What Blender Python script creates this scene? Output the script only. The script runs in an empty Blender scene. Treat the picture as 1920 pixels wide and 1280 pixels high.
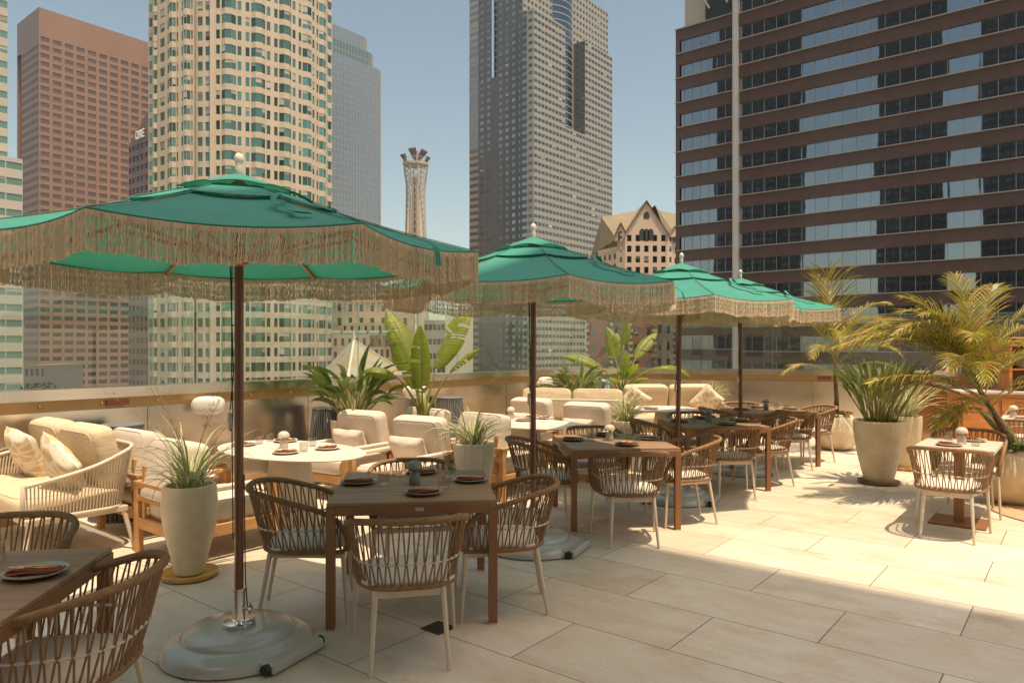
import bpy, bmesh, math, random
from mathutils import Vector, Matrix, Euler
random.seed(7)
C = bpy.context.scene.collection
SC = bpy.context.scene
PI = math.pi
R = math.radians

# ------------------------------------------------------------------ camera, world, sun, exposure
F = 1350.0; HOR = 651.0; CH = 1.64
cd = bpy.data.cameras.new('camera'); cam = bpy.data.objects.new('camera', cd); C.objects.link(cam)
cam.location = (0, 0, CH); cam.rotation_euler = (R(90), 0, 0)
cd.sensor_width = 36; cd.lens = F / 1920 * 36; cd.shift_y = (HOR - 640) / 1920; cd.clip_end = 9000; cd.clip_start = .05
SC.camera = cam
W = bpy.data.worlds.new('World'); SC.world = W; W.use_nodes = True
wn = W.node_tree.nodes; wl = W.node_tree.links
bg = wn['Background']; sky = wn.new('ShaderNodeTexSky'); sky.sky_type = 'NISHITA'; sky.sun_disc = False
SUN = Vector((.155, -.20, 1)).normalized()
sky.sun_elevation = math.asin(SUN.z); sky.sun_rotation = math.atan2(.155, -.20)
sky.altitude = 100; sky.air_density = 1.1; sky.dust_density = .9; sky.ozone_density = 1.0
tint = wn.new('ShaderNodeMix'); tint.data_type = 'RGBA'; tint.blend_type = 'MULTIPLY'; tint.inputs[0].default_value = 1
tint.inputs[7].default_value = (1.0, .885, .685, 1)
wl.new(sky.outputs[0], tint.inputs[6]); 
tcw = wn.new('ShaderNodeTexCoord'); sxyz = wn.new('ShaderNodeSeparateXYZ'); mrw = wn.new('ShaderNodeMapRange'); mrw.interpolation_type = 'SMOOTHSTEP'      # added fill: sky brightened and warmed toward the zenith to lift the shade
mrw.inputs[1].default_value = .42; mrw.inputs[2].default_value = .95; zenith_fill = wn.new('ShaderNodeMix'); zenith_fill.data_type = 'RGBA'; zenith_fill.inputs[6].default_value = (1, 1, 1, 1); zenith_fill.inputs[7].default_value = (3.6, 3.0, 2.45, 1)
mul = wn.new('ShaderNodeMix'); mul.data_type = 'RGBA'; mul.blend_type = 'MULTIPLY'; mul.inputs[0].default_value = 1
wl.new(tcw.outputs['Generated'], sxyz.inputs[0]); wl.new(sxyz.outputs[2], mrw.inputs[0]); wl.new(mrw.outputs[0], zenith_fill.inputs[0]); wl.new(tint.outputs[2], mul.inputs[6]); wl.new(zenith_fill.outputs[2], mul.inputs[7]); wl.new(mul.outputs[2], bg.inputs[0]); bg.inputs[1].default_value = .098
ld = bpy.data.lights.new('sun', 'SUN'); ld.energy = 3.2; ld.angle = R(.53); ld.color = (1, .82, .60)
sun = bpy.data.objects.new('sun', ld); C.objects.link(sun); sun.rotation_euler = (-SUN).to_track_quat('-Z', 'Y').to_euler()
sun.location = (20, -20, 60)
SC.view_settings.view_transform = 'Standard'; SC.view_settings.look = 'None'; SC.view_settings.exposure = .86
SC.cycles.max_bounces = 8; SC.cycles.transparent_max_bounces = 24; SC.cycles.diffuse_bounces = 4; SC.cycles.glossy_bounces = 4

# ------------------------------------------------------------------ helpers
cA, sA = math.cos(R(38.66)), math.sin(R(38.66))
def AB(a, b, z=0): return Vector((cA * a + sA * b, -sA * a + cA * b, z))      # the terrace's own paving grid
def G(x, y, h=0.0):                                                          # ground point from measured photo position
    Y = F * (CH - h) / (y - HOR); return Vector(((x - 960) / F * Y, Y, h))
def nz(v): v = Vector(v); return v.normalized()

class MB:
    def __init__(s): s.v = []; s.f = []; s.m = []; s.mi = 0
    def add(s, vs, fs, mi=None):
        o = len(s.v); s.v += [tuple(v) for v in vs]; s.f += [tuple(i + o for i in f) for f in fs]
        s.m += [s.mi if mi is None else mi] * len(fs)
    def quad(s, a, b, c, d, mi=None): s.add([a, b, c, d], [(0, 1, 2, 3)], mi)
    def box(s, c, d, rz=0, mi=None, rot=None, bev=0):
        x, y, z = d[0] / 2, d[1] / 2, d[2] / 2
        M = rot if rot is not None else Matrix.Rotation(rz, 3, 'Z'); c = Vector(c)
        if bev and min(d) > 2.2 * bev:
            vs = []; b = bev
            for sx in (-1, 1):
                for sy in (-1, 1):
                    for sz in (-1, 1):
                        vs += [(sx * x, sy * (y - b), sz * (z - b)), (sx * (x - b), sy * y, sz * (z - b)), (sx * (x - b), sy * (y - b), sz * z)]
            I = lambda a, b_, c_, k: ((a > 0) * 4 + (b_ > 0) * 2 + (c_ > 0)) * 3 + k
            fs = [(I(-1,-1,-1,0),I(-1,-1,1,0),I(-1,1,1,0),I(-1,1,-1,0)), (I(1,-1,-1,0),I(1,1,-1,0),I(1,1,1,0),I(1,-1,1,0)),
                  (I(-1,-1,-1,1),I(1,-1,-1,1),I(1,-1,1,1),I(-1,-1,1,1)), (I(-1,1,-1,1),I(-1,1,1,1),I(1,1,1,1),I(1,1,-1,1)),
                  (I(-1,-1,-1,2),I(-1,1,-1,2),I(1,1,-1,2),I(1,-1,-1,2)), (I(-1,-1,1,2),I(1,-1,1,2),I(1,1,1,2),I(-1,1,1,2))]
            for p in (-1, 1):
                for q in (-1, 1):
                    fs += [(I(p,q,-1,0),I(p,q,1,0),I(p,q,1,1),I(p,q,-1,1)), (I(p,-1,q,0),I(p,1,q,0),I(p,1,q,2),I(p,-1,q,2)), (I(-1,p,q,1),I(1,p,q,1),I(1,p,q,2),I(-1,p,q,2))]
                    for r in (-1, 1): fs.append((I(p,q,r,0), I(p,q,r,1), I(p,q,r,2)))
            s.add([c + M @ Vector(v) for v in vs], fs, mi); return
        vs = [c + M @ Vector((sx * x, sy * y, sz * z)) for sx in (-1, 1) for sy in (-1, 1) for sz in (-1, 1)]
        s.add(vs, [(0, 1, 3, 2), (4, 6, 7, 5), (0, 4, 5, 1), (2, 3, 7, 6), (0, 2, 6, 4), (1, 5, 7, 3)], mi)
    def bar(s, p, q, w, h=None, mi=None):
        p, q = Vector(p), Vector(q); d = q - p; h = h or w
        M = d.to_track_quat('Y', 'Z').to_matrix(); s.box((p + q) / 2, (w, d.length, h), rot=M, mi=mi)
    def tube(s, pts, r, n=8, mi=None, cap=True, closed=False):
        pts = [Vector(p) for p in pts]; N = len(pts); rs = r if isinstance(r, (list, tuple)) else [r] * N
        vs = []; up = None
        for i, p in enumerate(pts):
            if closed: t = pts[(i + 1) % N] - pts[i - 1]
            else: t = pts[min(i + 1, N - 1)] - pts[max(i - 1, 0)]
            if t.length < 1e-9: t = Vector((0, 0, 1))
            t.normalize()
            if up is None: up = t.orthogonal().normalized()
            up = up - t * up.dot(t)
            if up.length < 1e-6: up = t.orthogonal()
            up.normalize(); sd = t.cross(up)
            for k in range(n):
                a = 2 * PI * k / n; vs.append(p + (up * math.cos(a) + sd * math.sin(a)) * rs[i])
        fs = []
        for i in range(N if closed else N - 1):
            j = (i + 1) % N
            for k in range(n): fs.append((i * n + k, i * n + (k + 1) % n, j * n + (k + 1) % n, j * n + k))
        if cap and not closed: fs += [tuple(range(n))[::-1], tuple(range((N - 1) * n, N * n))]
        s.add(vs, fs, mi)
    def lathe(s, prof, n=24, c=(0, 0, 0), mi=None, flute=0, nf=0, cap=True):
        c = Vector(c); vs = []; fs = []
        for r, z in prof:
            for k in range(n):
                a = 2 * PI * k / n; rr = r * (1 + (flute * math.cos(nf * a) if nf else 0))
                vs.append(c + Vector((rr * math.cos(a), rr * math.sin(a), z)))
        for i in range(len(prof) - 1):
            for k in range(n): fs.append((i * n + k, i * n + (k + 1) % n, (i + 1) * n + (k + 1) % n, (i + 1) * n + k))
        if cap: fs += [tuple(range(n))[::-1], tuple(range((len(prof) - 1) * n, len(prof) * n))]
        s.add(vs, fs, mi)
    def prism(s, poly, z0, z1, mi=None, skip_bottom=False):
        n = len(poly); vs = [(p[0], p[1], z0) for p in poly] + [(p[0], p[1], z1) for p in poly]
        fs = [(i, (i + 1) % n, n + (i + 1) % n, n + i) for i in range(n)] + [tuple(range(n, 2 * n))]
        if not skip_bottom: fs.append(tuple(range(n))[::-1])
        s.add(vs, fs, mi)
    def pillow(s, c, d, M=None, ex=.35, n=10, noise=0, seed=0, mi=None):
        # soft cushion: superellipsoid
        c = Vector(c); M = M or Matrix.Identity(3); rr = random.Random(seed); vs = []; fs = []
        def pw(x, e): return math.copysign(abs(x) ** e, x)
        nu, nv = n * 4, n * 2; ph = [rr.uniform(0, 6) for _ in range(6)]
        for j in range(nv + 1):
            v = -PI / 2 + PI * j / nv
            for i in range(nu):
                u = 2 * PI * i / nu
                x = pw(math.cos(v), ex) * pw(math.cos(u), ex); y = pw(math.cos(v), ex) * pw(math.sin(u), ex); z = pw(math.sin(v), .5 if ex < .3 else .75)
                k = 1 + noise * (math.sin(5 * x + ph[0]) * math.sin(4 * y + ph[1]) + .5 * math.sin(9 * y + 3 * z + ph[2]) * math.cos(8 * x + ph[3]))
                vs.append(c + M @ Vector((x * d[0] / 2, y * d[1] / 2, z * d[2] / 2 * k)))
        for j in range(nv):
            for i in range(nu): fs.append((j * nu + i, j * nu + (i + 1) % nu, (j + 1) * nu + (i + 1) % nu, (j + 1) * nu + i))
        s.add(vs, fs, mi)
    def build(s, name, mats, parent=None, smooth=False, ang=None):
        me = bpy.data.meshes.new(name); me.from_pydata(s.v, [], s.f)
        if not isinstance(mats, (list, tuple)): mats = [mats]
        for m in mats: me.materials.append(m)
        if len(mats) > 1: me.polygons.foreach_set('material_index', s.m)
        if smooth: me.polygons.foreach_set('use_smooth', [True] * len(me.polygons))
        me.update()
        if smooth and ang is not None: me.set_sharp_from_angle(angle=R(ang))
        o = bpy.data.objects.new(name, me); C.objects.link(o)
        if parent: o.parent = parent
        return o

def tag(o, label, cat, group=None):
    o['label'] = label; o['category'] = cat
    if group: o['group'] = group
    return o
def thing(name, label, cat, loc=(0, 0, 0), rz=0, group=None):
    o = bpy.data.objects.new(name, None); C.objects.link(o); o.empty_display_size = .1
    o.location = loc; o.rotation_euler = (0, 0, rz); return tag(o, label, cat, group)
def struct(o): o['kind'] = 'structure'; return o
KIDS = {}
def kids(o): return [c for c in bpy.data.objects if c.parent == o]
def dup(root, loc, rz, label, group=None, rot=None):
    if root not in KIDS: KIDS[root] = [(c, [g for g in bpy.data.objects if g.parent == c]) for c in bpy.data.objects if c.parent == root]
    r = root.copy(); C.objects.link(r); r.location = loc; r.rotation_euler = rot or (0, 0, rz); r['label'] = label
    if group: r['group'] = group
    for c, gs in KIDS[root]:
        d = c.copy(); C.objects.link(d); d.parent = r
        for g in gs: e = g.copy(); C.objects.link(e); e.parent = d
    return r
used = set()
def place(root, loc, rz, label, group=None, rot=None):
    if root.name not in used:
        used.add(root.name); root.location = loc; root.rotation_euler = rot or (0, 0, rz); root['label'] = label
        if group: root['group'] = group
        return root
    return dup(root, loc, rz, label, group, rot)
def spline(pts, n):
    pts = [Vector(p) for p in pts]; P = [2 * pts[0] - pts[1]] + pts + [2 * pts[-1] - pts[-2]]; out = []; m = len(pts) - 1
    for k in range(n + 1):
        t = k / n * m; i = min(int(t), m - 1); u = t - i; a, b, c, d = P[i:i + 4]
        out.append(.5 * ((2 * b) + (c - a) * u + (2 * a - 5 * b + 4 * c - d) * u * u + (3 * b - a - 3 * c + d) * u ** 3))
    return out

# ------------------------------------------------------------------ materials
def mat(name, col, rough=.6, metal=0, var=0, vscale=6, bump=0, bscale=60, spec=None, isl=0, trans=None, stretch=None, col2=None, coat=0):
    m = bpy.data.materials.new(name); m.use_nodes = True; nt = m.node_tree; N = nt.nodes; L = nt.links; p = N['Principled BSDF']
    p.inputs['Roughness'].default_value = rough; p.inputs['Metallic'].default_value = metal
    if spec is not None: p.inputs['Specular IOR Level'].default_value = spec
    if coat: p.inputs['Coat Weight'].default_value = coat; p.inputs['Coat Roughness'].default_value = .08
    c4 = (*col, 1); p.inputs['Base Color'].default_value = c4; out = None
    tc = N.new('ShaderNodeTexCoord'); mp = N.new('ShaderNodeMapping'); L.new(tc.outputs['Object'], mp.inputs[0])
    if stretch: mp.inputs['Scale'].default_value = stretch
    if var or col2:
        nz_ = N.new('ShaderNodeTexNoise'); nz_.inputs['Scale'].default_value = vscale; nz_.inputs['Detail'].default_value = 6; nz_.inputs['Roughness'].default_value = .62
        L.new(mp.outputs[0], nz_.inputs['Vector'])
        rp = N.new('ShaderNodeValToRGB'); rp.color_ramp.elements[0].position = .32; rp.color_ramp.elements[1].position = .7
        a = col2 or tuple(x * (1 - var) for x in col); b = col if col2 else tuple(min(1, x * (1 + var)) for x in col)
        rp.color_ramp.elements[0].color = (*a, 1); rp.color_ramp.elements[1].color = (*b, 1)
        L.new(nz_.outputs[0], rp.inputs[0]); out = rp.outputs[0]
    if isl:
        g = N.new('ShaderNodeNewGeometry'); mr = N.new('ShaderNodeMapRange'); mr.inputs[3].default_value = 1 - isl; mr.inputs[4].default_value = 1 + isl
        L.new(g.outputs['Random Per Island'], mr.inputs[0]); mx = N.new('ShaderNodeMix'); mx.data_type = 'RGBA'; mx.blend_type = 'MULTIPLY'; mx.inputs[0].default_value = 1
        if out: L.new(out, mx.inputs[6])
        else: mx.inputs[6].default_value = c4
        L.new(mr.outputs[0], mx.inputs[7]); out = mx.outputs[2]
    if out: L.new(out, p.inputs['Base Color'])
    if bump:
        b_ = N.new('ShaderNodeTexNoise'); b_.inputs['Scale'].default_value = bscale; b_.inputs['Detail'].default_value = 5; L.new(mp.outputs[0], b_.inputs['Vector'])
        bp = N.new('ShaderNodeBump'); bp.inputs['Strength'].default_value = bump; bp.inputs['Distance'].default_value = .01
        L.new(b_.outputs[0], bp.inputs['Height']); L.new(bp.outputs[0], p.inputs['Normal'])
    if trans:
        t = N.new('ShaderNodeBsdfTranslucent'); t.inputs[0].default_value = (*trans[1], 1)
        mxs = N.new('ShaderNodeMixShader'); mxs.inputs[0].default_value = trans[0]
        L.new(p.outputs[0], mxs.inputs[1]); L.new(t.outputs[0], mxs.inputs[2]); L.new(mxs.outputs[0], N['Material Output'].inputs[0])
        if out: L.new(out, t.inputs[0]) if trans[1] is None else None
    return m
M = {}
M['rope'] = mat('rope_brown', (.27, .15, .068), .8, var=.25, vscale=40, bump=.4, bscale=220)
M['leg'] = mat('beige_painted_metal', (.60, .50, .385), .45)
M['seat'] = mat('offwhite_fabric', (.66, .585, .51), .9, bump=.25, bscale=400)
M['tblwood'] = mat('brown_slat', (.29, .17, .09), .5, var=.16, vscale=9, bump=.1, bscale=60, isl=.12, stretch=(.15, 1, 1))
M['tblmetal'] = mat('bronze_metal', (.25, .115, .05), .42, metal=.1, var=.06)
M['pole'] = mat('varnished_wood', (.17, .058, .022), .32, var=.25, vscale=14, stretch=(1, 1, .06), coat=.3)
M['rib'] = mat('rib_wood', (.42, .17, .055), .45, var=.2, vscale=12)
M['canopy'] = mat('green_canvas', (.045, .255, .20), .78, var=.09, vscale=2.2, bump=.55, bscale=7, trans=(.13, (.05, .46, .28)))
M['fringe'] = mat('fringe_cord', (.80, .68, .50), .85, isl=.25, trans=(.3, (.75, .6, .42)))
M['finial'] = mat('finial_cloth', (.72, .66, .55), .8, bump=.3, bscale=60)
M['baseshell'] = mat('grey_resin', (.44, .43, .39), .22, coat=.4, var=.06, bump=.03, bscale=30)
M['chrome'] = mat('chrome', (.75, .72, .68), .08, metal=1)
M['black'] = mat('black_rubber', (.02, .02, .02), .5)
M['cord'] = mat('black_cord', (.012, .012, .012), .7)
M['teak'] = mat('teak', (.52, .27, .10), .5, var=.18, vscale=10, bump=.08, bscale=50, stretch=(.2, 1, 1))
M['cush'] = mat('cream_fabric', (.66, .555, .44), .95, var=.05, vscale=8, bump=.7, bscale=9)
M['cushy'] = mat('sand_fabric', (.60, .47, .31), .95, var=.10, vscale=60, bump=.6, bscale=30, stretch=(.2, .2, 1))
M['ropew'] = mat('ivory_rope', (.60, .50, .37), .85, bump=.3, bscale=250)
M['plaster'] = mat('cream_glaze', (.74, .62, .44), .5, var=.14, vscale=5, bump=.5, bscale=22, col2=(.60, .46, .29))
M['plaster2'] = mat('pale_concrete', (.70, .60, .46), .75, var=.12, vscale=6, bump=.35, bscale=40)
M['saucery'] = mat('ochre_saucer', (.56, .34, .08), .5, var=.2, vscale=12)
M['saucerb'] = mat('brown_saucer', (.20, .11, .05), .5, var=.2)
M['soil'] = mat('soil', (.06, .035, .02), .95, var=.5, vscale=40, bump=1, bscale=60)
M['white'] = mat('white_laminate', (.66, .59, .50), .4)
M['plate'] = mat('stoneware', (.30, .31, .25), .35, var=.1, vscale=20)
M['platew'] = mat('white_stoneware', (.66, .62, .54), .35)
M['napkin'] = mat('terracotta_linen', (.21, .055, .03), .95, bump=.5, bscale=200)
M['brass'] = mat('brass', (.75, .5, .22), .3, metal=1)
M['lampg'] = mat('grey_lamp', (.20, .20, .165), .5)
M['lampc'] = mat('cream_lamp', (.56, .49, .38), .5)
M['steel'] = mat('brushed_steel', (.68, .63, .555), .19, metal=1.0, var=.06, vscale=3, bump=.04, bscale=160, stretch=(.12, .12, 1.6))
M['band'] = mat('bronze_band', (.42, .26, .11), .38, metal=.5, var=.1, vscale=3)
M['drum'] = mat('grey_slat', (.16, .16, .155), .55, isl=.15)
M['spk'] = mat('white_plastic', (.74, .70, .61), .35)
M['cab'] = mat('cabinet_wood', (.46, .17, .04), .45, var=.25, vscale=8, stretch=(.3, 1, 1), bump=.08)
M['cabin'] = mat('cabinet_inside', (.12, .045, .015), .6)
M['stone'] = mat('counter_stone', (.5, .46, .4), .4)
M['rug'] = mat('jute', (.52, .35, .19), .95, var=.2, vscale=30, bump=.6, bscale=120)
M['leafd'] = mat('leaf_deep', (.11, .135, .04), .45, isl=.3, var=.2, vscale=7, trans=(.3, (.16, .26, .03)))
M['leafb'] = mat('leaf_banana', (.19, .22, .03), .42, isl=.2, var=.25, vscale=5, bump=.25, bscale=60, trans=(.4, (.34, .44, .05)))
M['palm'] = mat('leaf_palm', (.27, .235, .025), .42, isl=.5, var=.3, vscale=4, trans=(.22, (.42, .36, .04)))
M['palmy'] = mat('leaf_palm_dry', (.40, .20, .05), .6, isl=.35, trans=(.2, (.5, .3, .08)))
M['sage'] = mat('leaf_sage', (.19, .22, .06), .5, isl=.3, trans=(.3, (.2, .25, .08)))
M['greenc'] = mat('leaf_green', (.20, .25, .07), .5, isl=.25, trans=(.3, (.25, .3, .06)))
M['creamc'] = mat('leaf_cream', (.66, .63, .36), .5, isl=.15, trans=(.3, (.6, .58, .3)))
M['stem'] = mat('stem_olive', (.24, .24, .06), .5, var=.2)
M['trunk'] = mat('palm_trunk', (.13, .07, .035), .9, var=.4, vscale=20, bump=.8, bscale=50)
M['dry'] = mat('dry_grass', (.30, .20, .09), .8)
M['orange'] = mat('succulent_orange', (.45, .20, .04), .6, isl=.4)
M['pulley'] = mat('pulley', (.5, .45, .38), .35, metal=.6)

def glassmat(name, tintc, refl=1.0, rough=0.0):
    m = bpy.data.materials.new(name); m.use_nodes = True; nt = m.node_tree; N = nt.nodes; L = nt.links
    N.remove(N['Principled BSDF']); t = N.new('ShaderNodeBsdfTransparent'); t.inputs[0].default_value = (*tintc, 1)
    g = N.new('ShaderNodeBsdfGlossy'); g.inputs['Roughness'].default_value = rough; f = N.new('ShaderNodeLayerWeight'); pw_ = N.new('ShaderNodeMath'); pw_.operation = 'POWER'; pw_.inputs[1].default_value = 5; L.new(f.outputs['Facing'], pw_.inputs[0])
    mu = N.new('ShaderNodeMath'); mu.operation = 'MULTIPLY_ADD'; mu.inputs[1].default_value = .92; mu.inputs[2].default_value = .045 * refl; L.new(pw_.outputs[0], mu.inputs[0])
    x = N.new('ShaderNodeMixShader'); L.new(mu.outputs[0], x.inputs[0]); L.new(t.outputs[0], x.inputs[1]); L.new(g.outputs[0], x.inputs[2]); L.new(x.outputs[0], N['Material Output'].inputs[0])
    if rough > .001 and refl > 2:
        df = N.new('ShaderNodeBsdfDiffuse'); df.inputs[0].default_value = (.75, .8, .76, 1); y = N.new('ShaderNodeMixShader'); y.inputs[0].default_value = .02; L.new(x.outputs[0], y.inputs[1]); L.new(df.outputs[0], y.inputs[2]); L.new(y.outputs[0], N['Material Output'].inputs[0])
    return m
M['bglass'] = glassmat('balustrade_glass', (.74, .82, .77), 2.6, .003)
M['tumbler'] = glassmat('tumbler_glass', (.93, .92, .89), 1.6, .02)
M['glassedge'] = mat('glass_edge', (.12, .34, .28), .2)

def floor_mat():
    m = bpy.data.materials.new('travertine_paving'); m.use_nodes = True; nt = m.node_tree; N = nt.nodes; L = nt.links; p = N['Principled BSDF']
    tc = N.new('ShaderNodeTexCoord'); mp = N.new('ShaderNodeMapping'); mp.vector_type = 'POINT'
    mp.inputs['Rotation'].default_value = (0, 0, R(38.66)); L.new(tc.outputs['Object'], mp.inputs[0])
    # after the rotation x = a, y = b
    mp2 = N.new('ShaderNodeMapping'); mp2.inputs['Location'].default_value = (1.78 + .606 + 1.212 * 20, -3.58 + .606 * 20, 0); L.new(mp.outputs[0], mp2.inputs[0])
    br = N.new('ShaderNodeTexBrick'); br.offset = .5; br.squash = 1; br.inputs['Scale'].default_value = 1
    br.inputs['Mortar Size'].default_value = .0035; br.inputs['Mortar Smooth'].default_value = .15; br.inputs['Brick Width'].default_value = 1.212; br.inputs['Row Height'].default_value = .606; br.inputs['Bias'].default_value = 0
    br.inputs['Color1'].default_value = (.68, .61, .51, 1); br.inputs['Color2'].default_value = (.59, .51, .41, 1); br.inputs['Mortar'].default_value = (.19, .15, .11, 1)
    L.new(mp2.outputs[0], br.inputs['Vector'])
    st = N.new('ShaderNodeMapping'); st.inputs['Scale'].default_value = (1.0, 2.6, 1); L.new(mp2.outputs[0], st.inputs[0])
    # shift the veins per slab
    add = N.new('ShaderNodeVectorMath'); add.operation = 'ADD'; sc = N.new('ShaderNodeVectorMath'); sc.operation = 'SCALE'; sc.inputs['Scale'].default_value = 37
    L.new(br.outputs['Color'], sc.inputs[0]); L.new(st.outputs[0], add.inputs[0]); L.new(sc.outputs[0], add.inputs[1])
    n1 = N.new('ShaderNodeTexNoise'); n1.inputs['Scale'].default_value = 1.6; n1.inputs['Detail'].default_value = 9; n1.inputs['Roughness'].default_value = .68; n1.inputs['Distortion'].default_value = .6; L.new(add.outputs[0], n1.inputs['Vector'])
    r1 = N.new('ShaderNodeValToRGB'); e = r1.color_ramp.elements; e[0].position = .30; e[0].color = (.88, .82, .73, 1); e[1].position = .60; e[1].color = (1.03, 1.03, 1.01, 1)
    L.new(n1.outputs[0], r1.inputs[0])
    mx = N.new('ShaderNodeMix'); mx.data_type = 'RGBA'; mx.blend_type = 'MULTIPLY'; mx.inputs[0].default_value = 1; L.new(br.outputs['Color'], mx.inputs[6]); L.new(r1.outputs[0], mx.inputs[7])
    n2 = N.new('ShaderNodeTexNoise'); n2.inputs['Scale'].default_value = 1.1; n2.inputs['Detail'].default_value = 8; n2.inputs['Roughness'].default_value = .75; L.new(tc.outputs['Object'], n2.inputs['Vector'])
    r2 = N.new('ShaderNodeValToRGB'); e = r2.color_ramp.elements; e[0].position = .52; e[0].color = (1, 1, 1, 1); e[1].position = .72; e[1].color = (.76, .62, .47, 1); L.new(n2.outputs[0], r2.inputs[0])
    m2 = N.new('ShaderNodeMix'); m2.data_type = 'RGBA'; m2.blend_type = 'MULTIPLY'; m2.inputs[0].default_value = .8; L.new(mx.outputs[2], m2.inputs[6]); L.new(r2.outputs[0], m2.inputs[7])
    n3 = N.new('ShaderNodeTexNoise'); n3.inputs['Scale'].default_value = 55; n3.inputs['Detail'].default_value = 3; L.new(tc.outputs['Object'], n3.inputs['Vector'])
    r3 = N.new('ShaderNodeValToRGB'); e = r3.color_ramp.elements; e[0].position = .25; e[0].color = (.86, .84, .8, 1); e[1].position = .5; e[1].color = (1, 1, 1, 1); L.new(n3.outputs[0], r3.inputs[0])
    m3 = N.new('ShaderNodeMix'); m3.data_type = 'RGBA'; m3.blend_type = 'MULTIPLY'; m3.inputs[0].default_value = .8; L.new(m2.outputs[2], m3.inputs[6]); L.new(r3.outputs[0], m3.inputs[7])
    L.new(m3.outputs[2], p.inputs['Base Color']); p.inputs['Roughness'].default_value = .62; p.inputs['Specular IOR Level'].default_value = .3
    bp = N.new('ShaderNodeBump'); bp.inputs['Strength'].default_value = .5; bp.inputs['Distance'].default_value = .004; inv = N.new('ShaderNodeMath'); inv.operation = 'SUBTRACT'; inv.inputs[0].default_value = 1
    L.new(br.outputs['Fac'], inv.inputs[1]); a2 = N.new('ShaderNodeMath'); a2.operation = 'ADD'; sc2 = N.new('ShaderNodeMath'); sc2.operation = 'MULTIPLY'; sc2.inputs[1].default_value = .25
    L.new(n1.outputs[0], sc2.inputs[0]); L.new(inv.outputs[0], a2.inputs[0]); L.new(sc2.outputs[0], a2.inputs[1]); L.new(a2.outputs[0], bp.inputs['Height']); L.new(bp.outputs[0], p.inputs['Normal'])
    return m

# ------------------------------------------------------------------ terrace: floor, parapet, balustrade
T0 = Vector((.28, 12.75)); BD = Vector((sA, cA))
WL = [T0 - BD * 19.71, T0, Vector((.78, 13.28)), Vector((1.45, 13.62)), Vector((2.2, 13.84)), Vector((2.9, 13.9)), Vector((9.6, 12.0)), Vector((15.5, 10.3))]
GZ = -46.0
def offs(poly, d):
    out = []
    for i, p in enumerate(poly):
        a = poly[max(i - 1, 0)]; b = poly[min(i + 1, len(poly) - 1)]
        t1 = (p - a).normalized() if i else (b - p).normalized(); t2 = (b - p).normalized() if i < len(poly) - 1 else t1
        n1 = Vector((-t1.y, t1.x)); n2 = Vector((-t2.y, t2.x)); n = (n1 + n2).normalized(); out.append(p + n * (d / max(.3, n.dot(n1))))
    return out
outer = offs(WL, .34)
mb = MB(); poly = [tuple(p) for p in reversed(offs(WL, .02))] + [(-12.2, -9), (16, -9)]
poly = poly[::1]; mb.prism(poly[::-1] if False else poly, -.35, 0)
fl = struct(mb.build('terrace_floor', floor_mat()))
bmesh_fix = None
mb = MB(); poly = [tuple(p) for p in reversed(outer)] + [(-12.2, -22), (16, -22)]
mb.prism(poly, GZ, -.36)
tag(mb.build('podium_building', mat('podium_stone', (.35, .3, .24), .8, var=.15, vscale=.3)), 'stone podium building carrying the roof terrace', 'building')

def strip(mb, line, d0, d1, z0, z1, mi=None):
    a = offs(line, d0); b = offs(line, d1); n = len(line)
    vs = [(p.x, p.y, z0) for p in a] + [(p.x, p.y, z1) for p in a] + [(p.x, p.y, z0) for p in b] + [(p.x, p.y, z1) for p in b]; fs = []
    for i in range(n - 1):
        fs += [(i, i + 1, n + i + 1, n + i), (2 * n + i + 1, 2 * n + i, 3 * n + i, 3 * n + i + 1), (n + i, n + i + 1, 3 * n + i + 1, 3 * n + i), (i + 1, i, 2 * n + i, 2 * n + i + 1)]
    fs += [(0, n, 3 * n, 2 * n), (n - 1, 3 * n - 1, 4 * n - 1, 2 * n - 1)]
    mb.add(vs, fs, mi)
pw = thing('parapet_wall', 'brushed steel parapet wall with bronze band running round the terrace edge', 'wall')
mb = MB(); strip(mb, WL, 0, .3, .12, 1.02); 
mb.build('lower_panel', M['steel'], pw)
mb = MB(); strip(mb, WL, -.03, .28, 0, .118); mb.build('kickboard', M['band'], pw)
mb = MB(); strip(mb, WL, .015, .3, 1.022, 1.128); mb.build('bronze_band', M['band'], pw)
mb = MB(); strip(mb, WL, -.012, .32, 1.13, 1.235); mb.build('top_rail', M['steel'], pw)
mb = MB()
seg = [(T0 - BD * (1.0 + .55 * k), BD) for k in range(-2, 31)]
for p, d in seg:
    n = Vector((d.y, -d.x))
    if (p - T0).dot(BD) > 0: continue
    q = p + n * -.012; mb.tube([(q.x, q.y, 1.075), (q.x + n.x * .012, q.y + n.y * .012, 1.075), (q.x + n.x * .016, q.y + n.y * .016, 1.075)], [.016, .013, .004], 8)
mb.build('bolt_row', M['band'], pw, True)
mb = MB()
for k in range(9):                                     # panel joints of the steel
    p = T0 - BD * (.6 + 2.0 * k); n = Vector((BD.y, -BD.x)); q = p + n * .002
    mb.box((q.x, q.y, .57), (.006, .004, .9), -R(38.66) + R(90))
fd = (WL[6] - WL[5]).normalized()
for k in range(5):
    q = WL[5] + fd * (.7 + 2.0 * k) + Vector((fd.y, -fd.x)) * .002; mb.box((q.x, q.y, .57), (.006, .004, .9), math.atan2(fd.y, fd.x))
mb.build('panel_joint', mat('joint', (.1, .08, .06), .7), pw)
mb = MB()
for x, d in ((T0 - BD * 6.9, BD), (WL[5] + fd * 2.9, fd)):
    n = Vector((d.y, -d.x)); q = x + n * -.004; mb.box((q.x, q.y, 1.076), (.22, .02, .055), math.atan2(d.y, d.x))
mb.build('service_plate', mat('red_plate', (.16, .04, .02), .4), pw)
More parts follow.
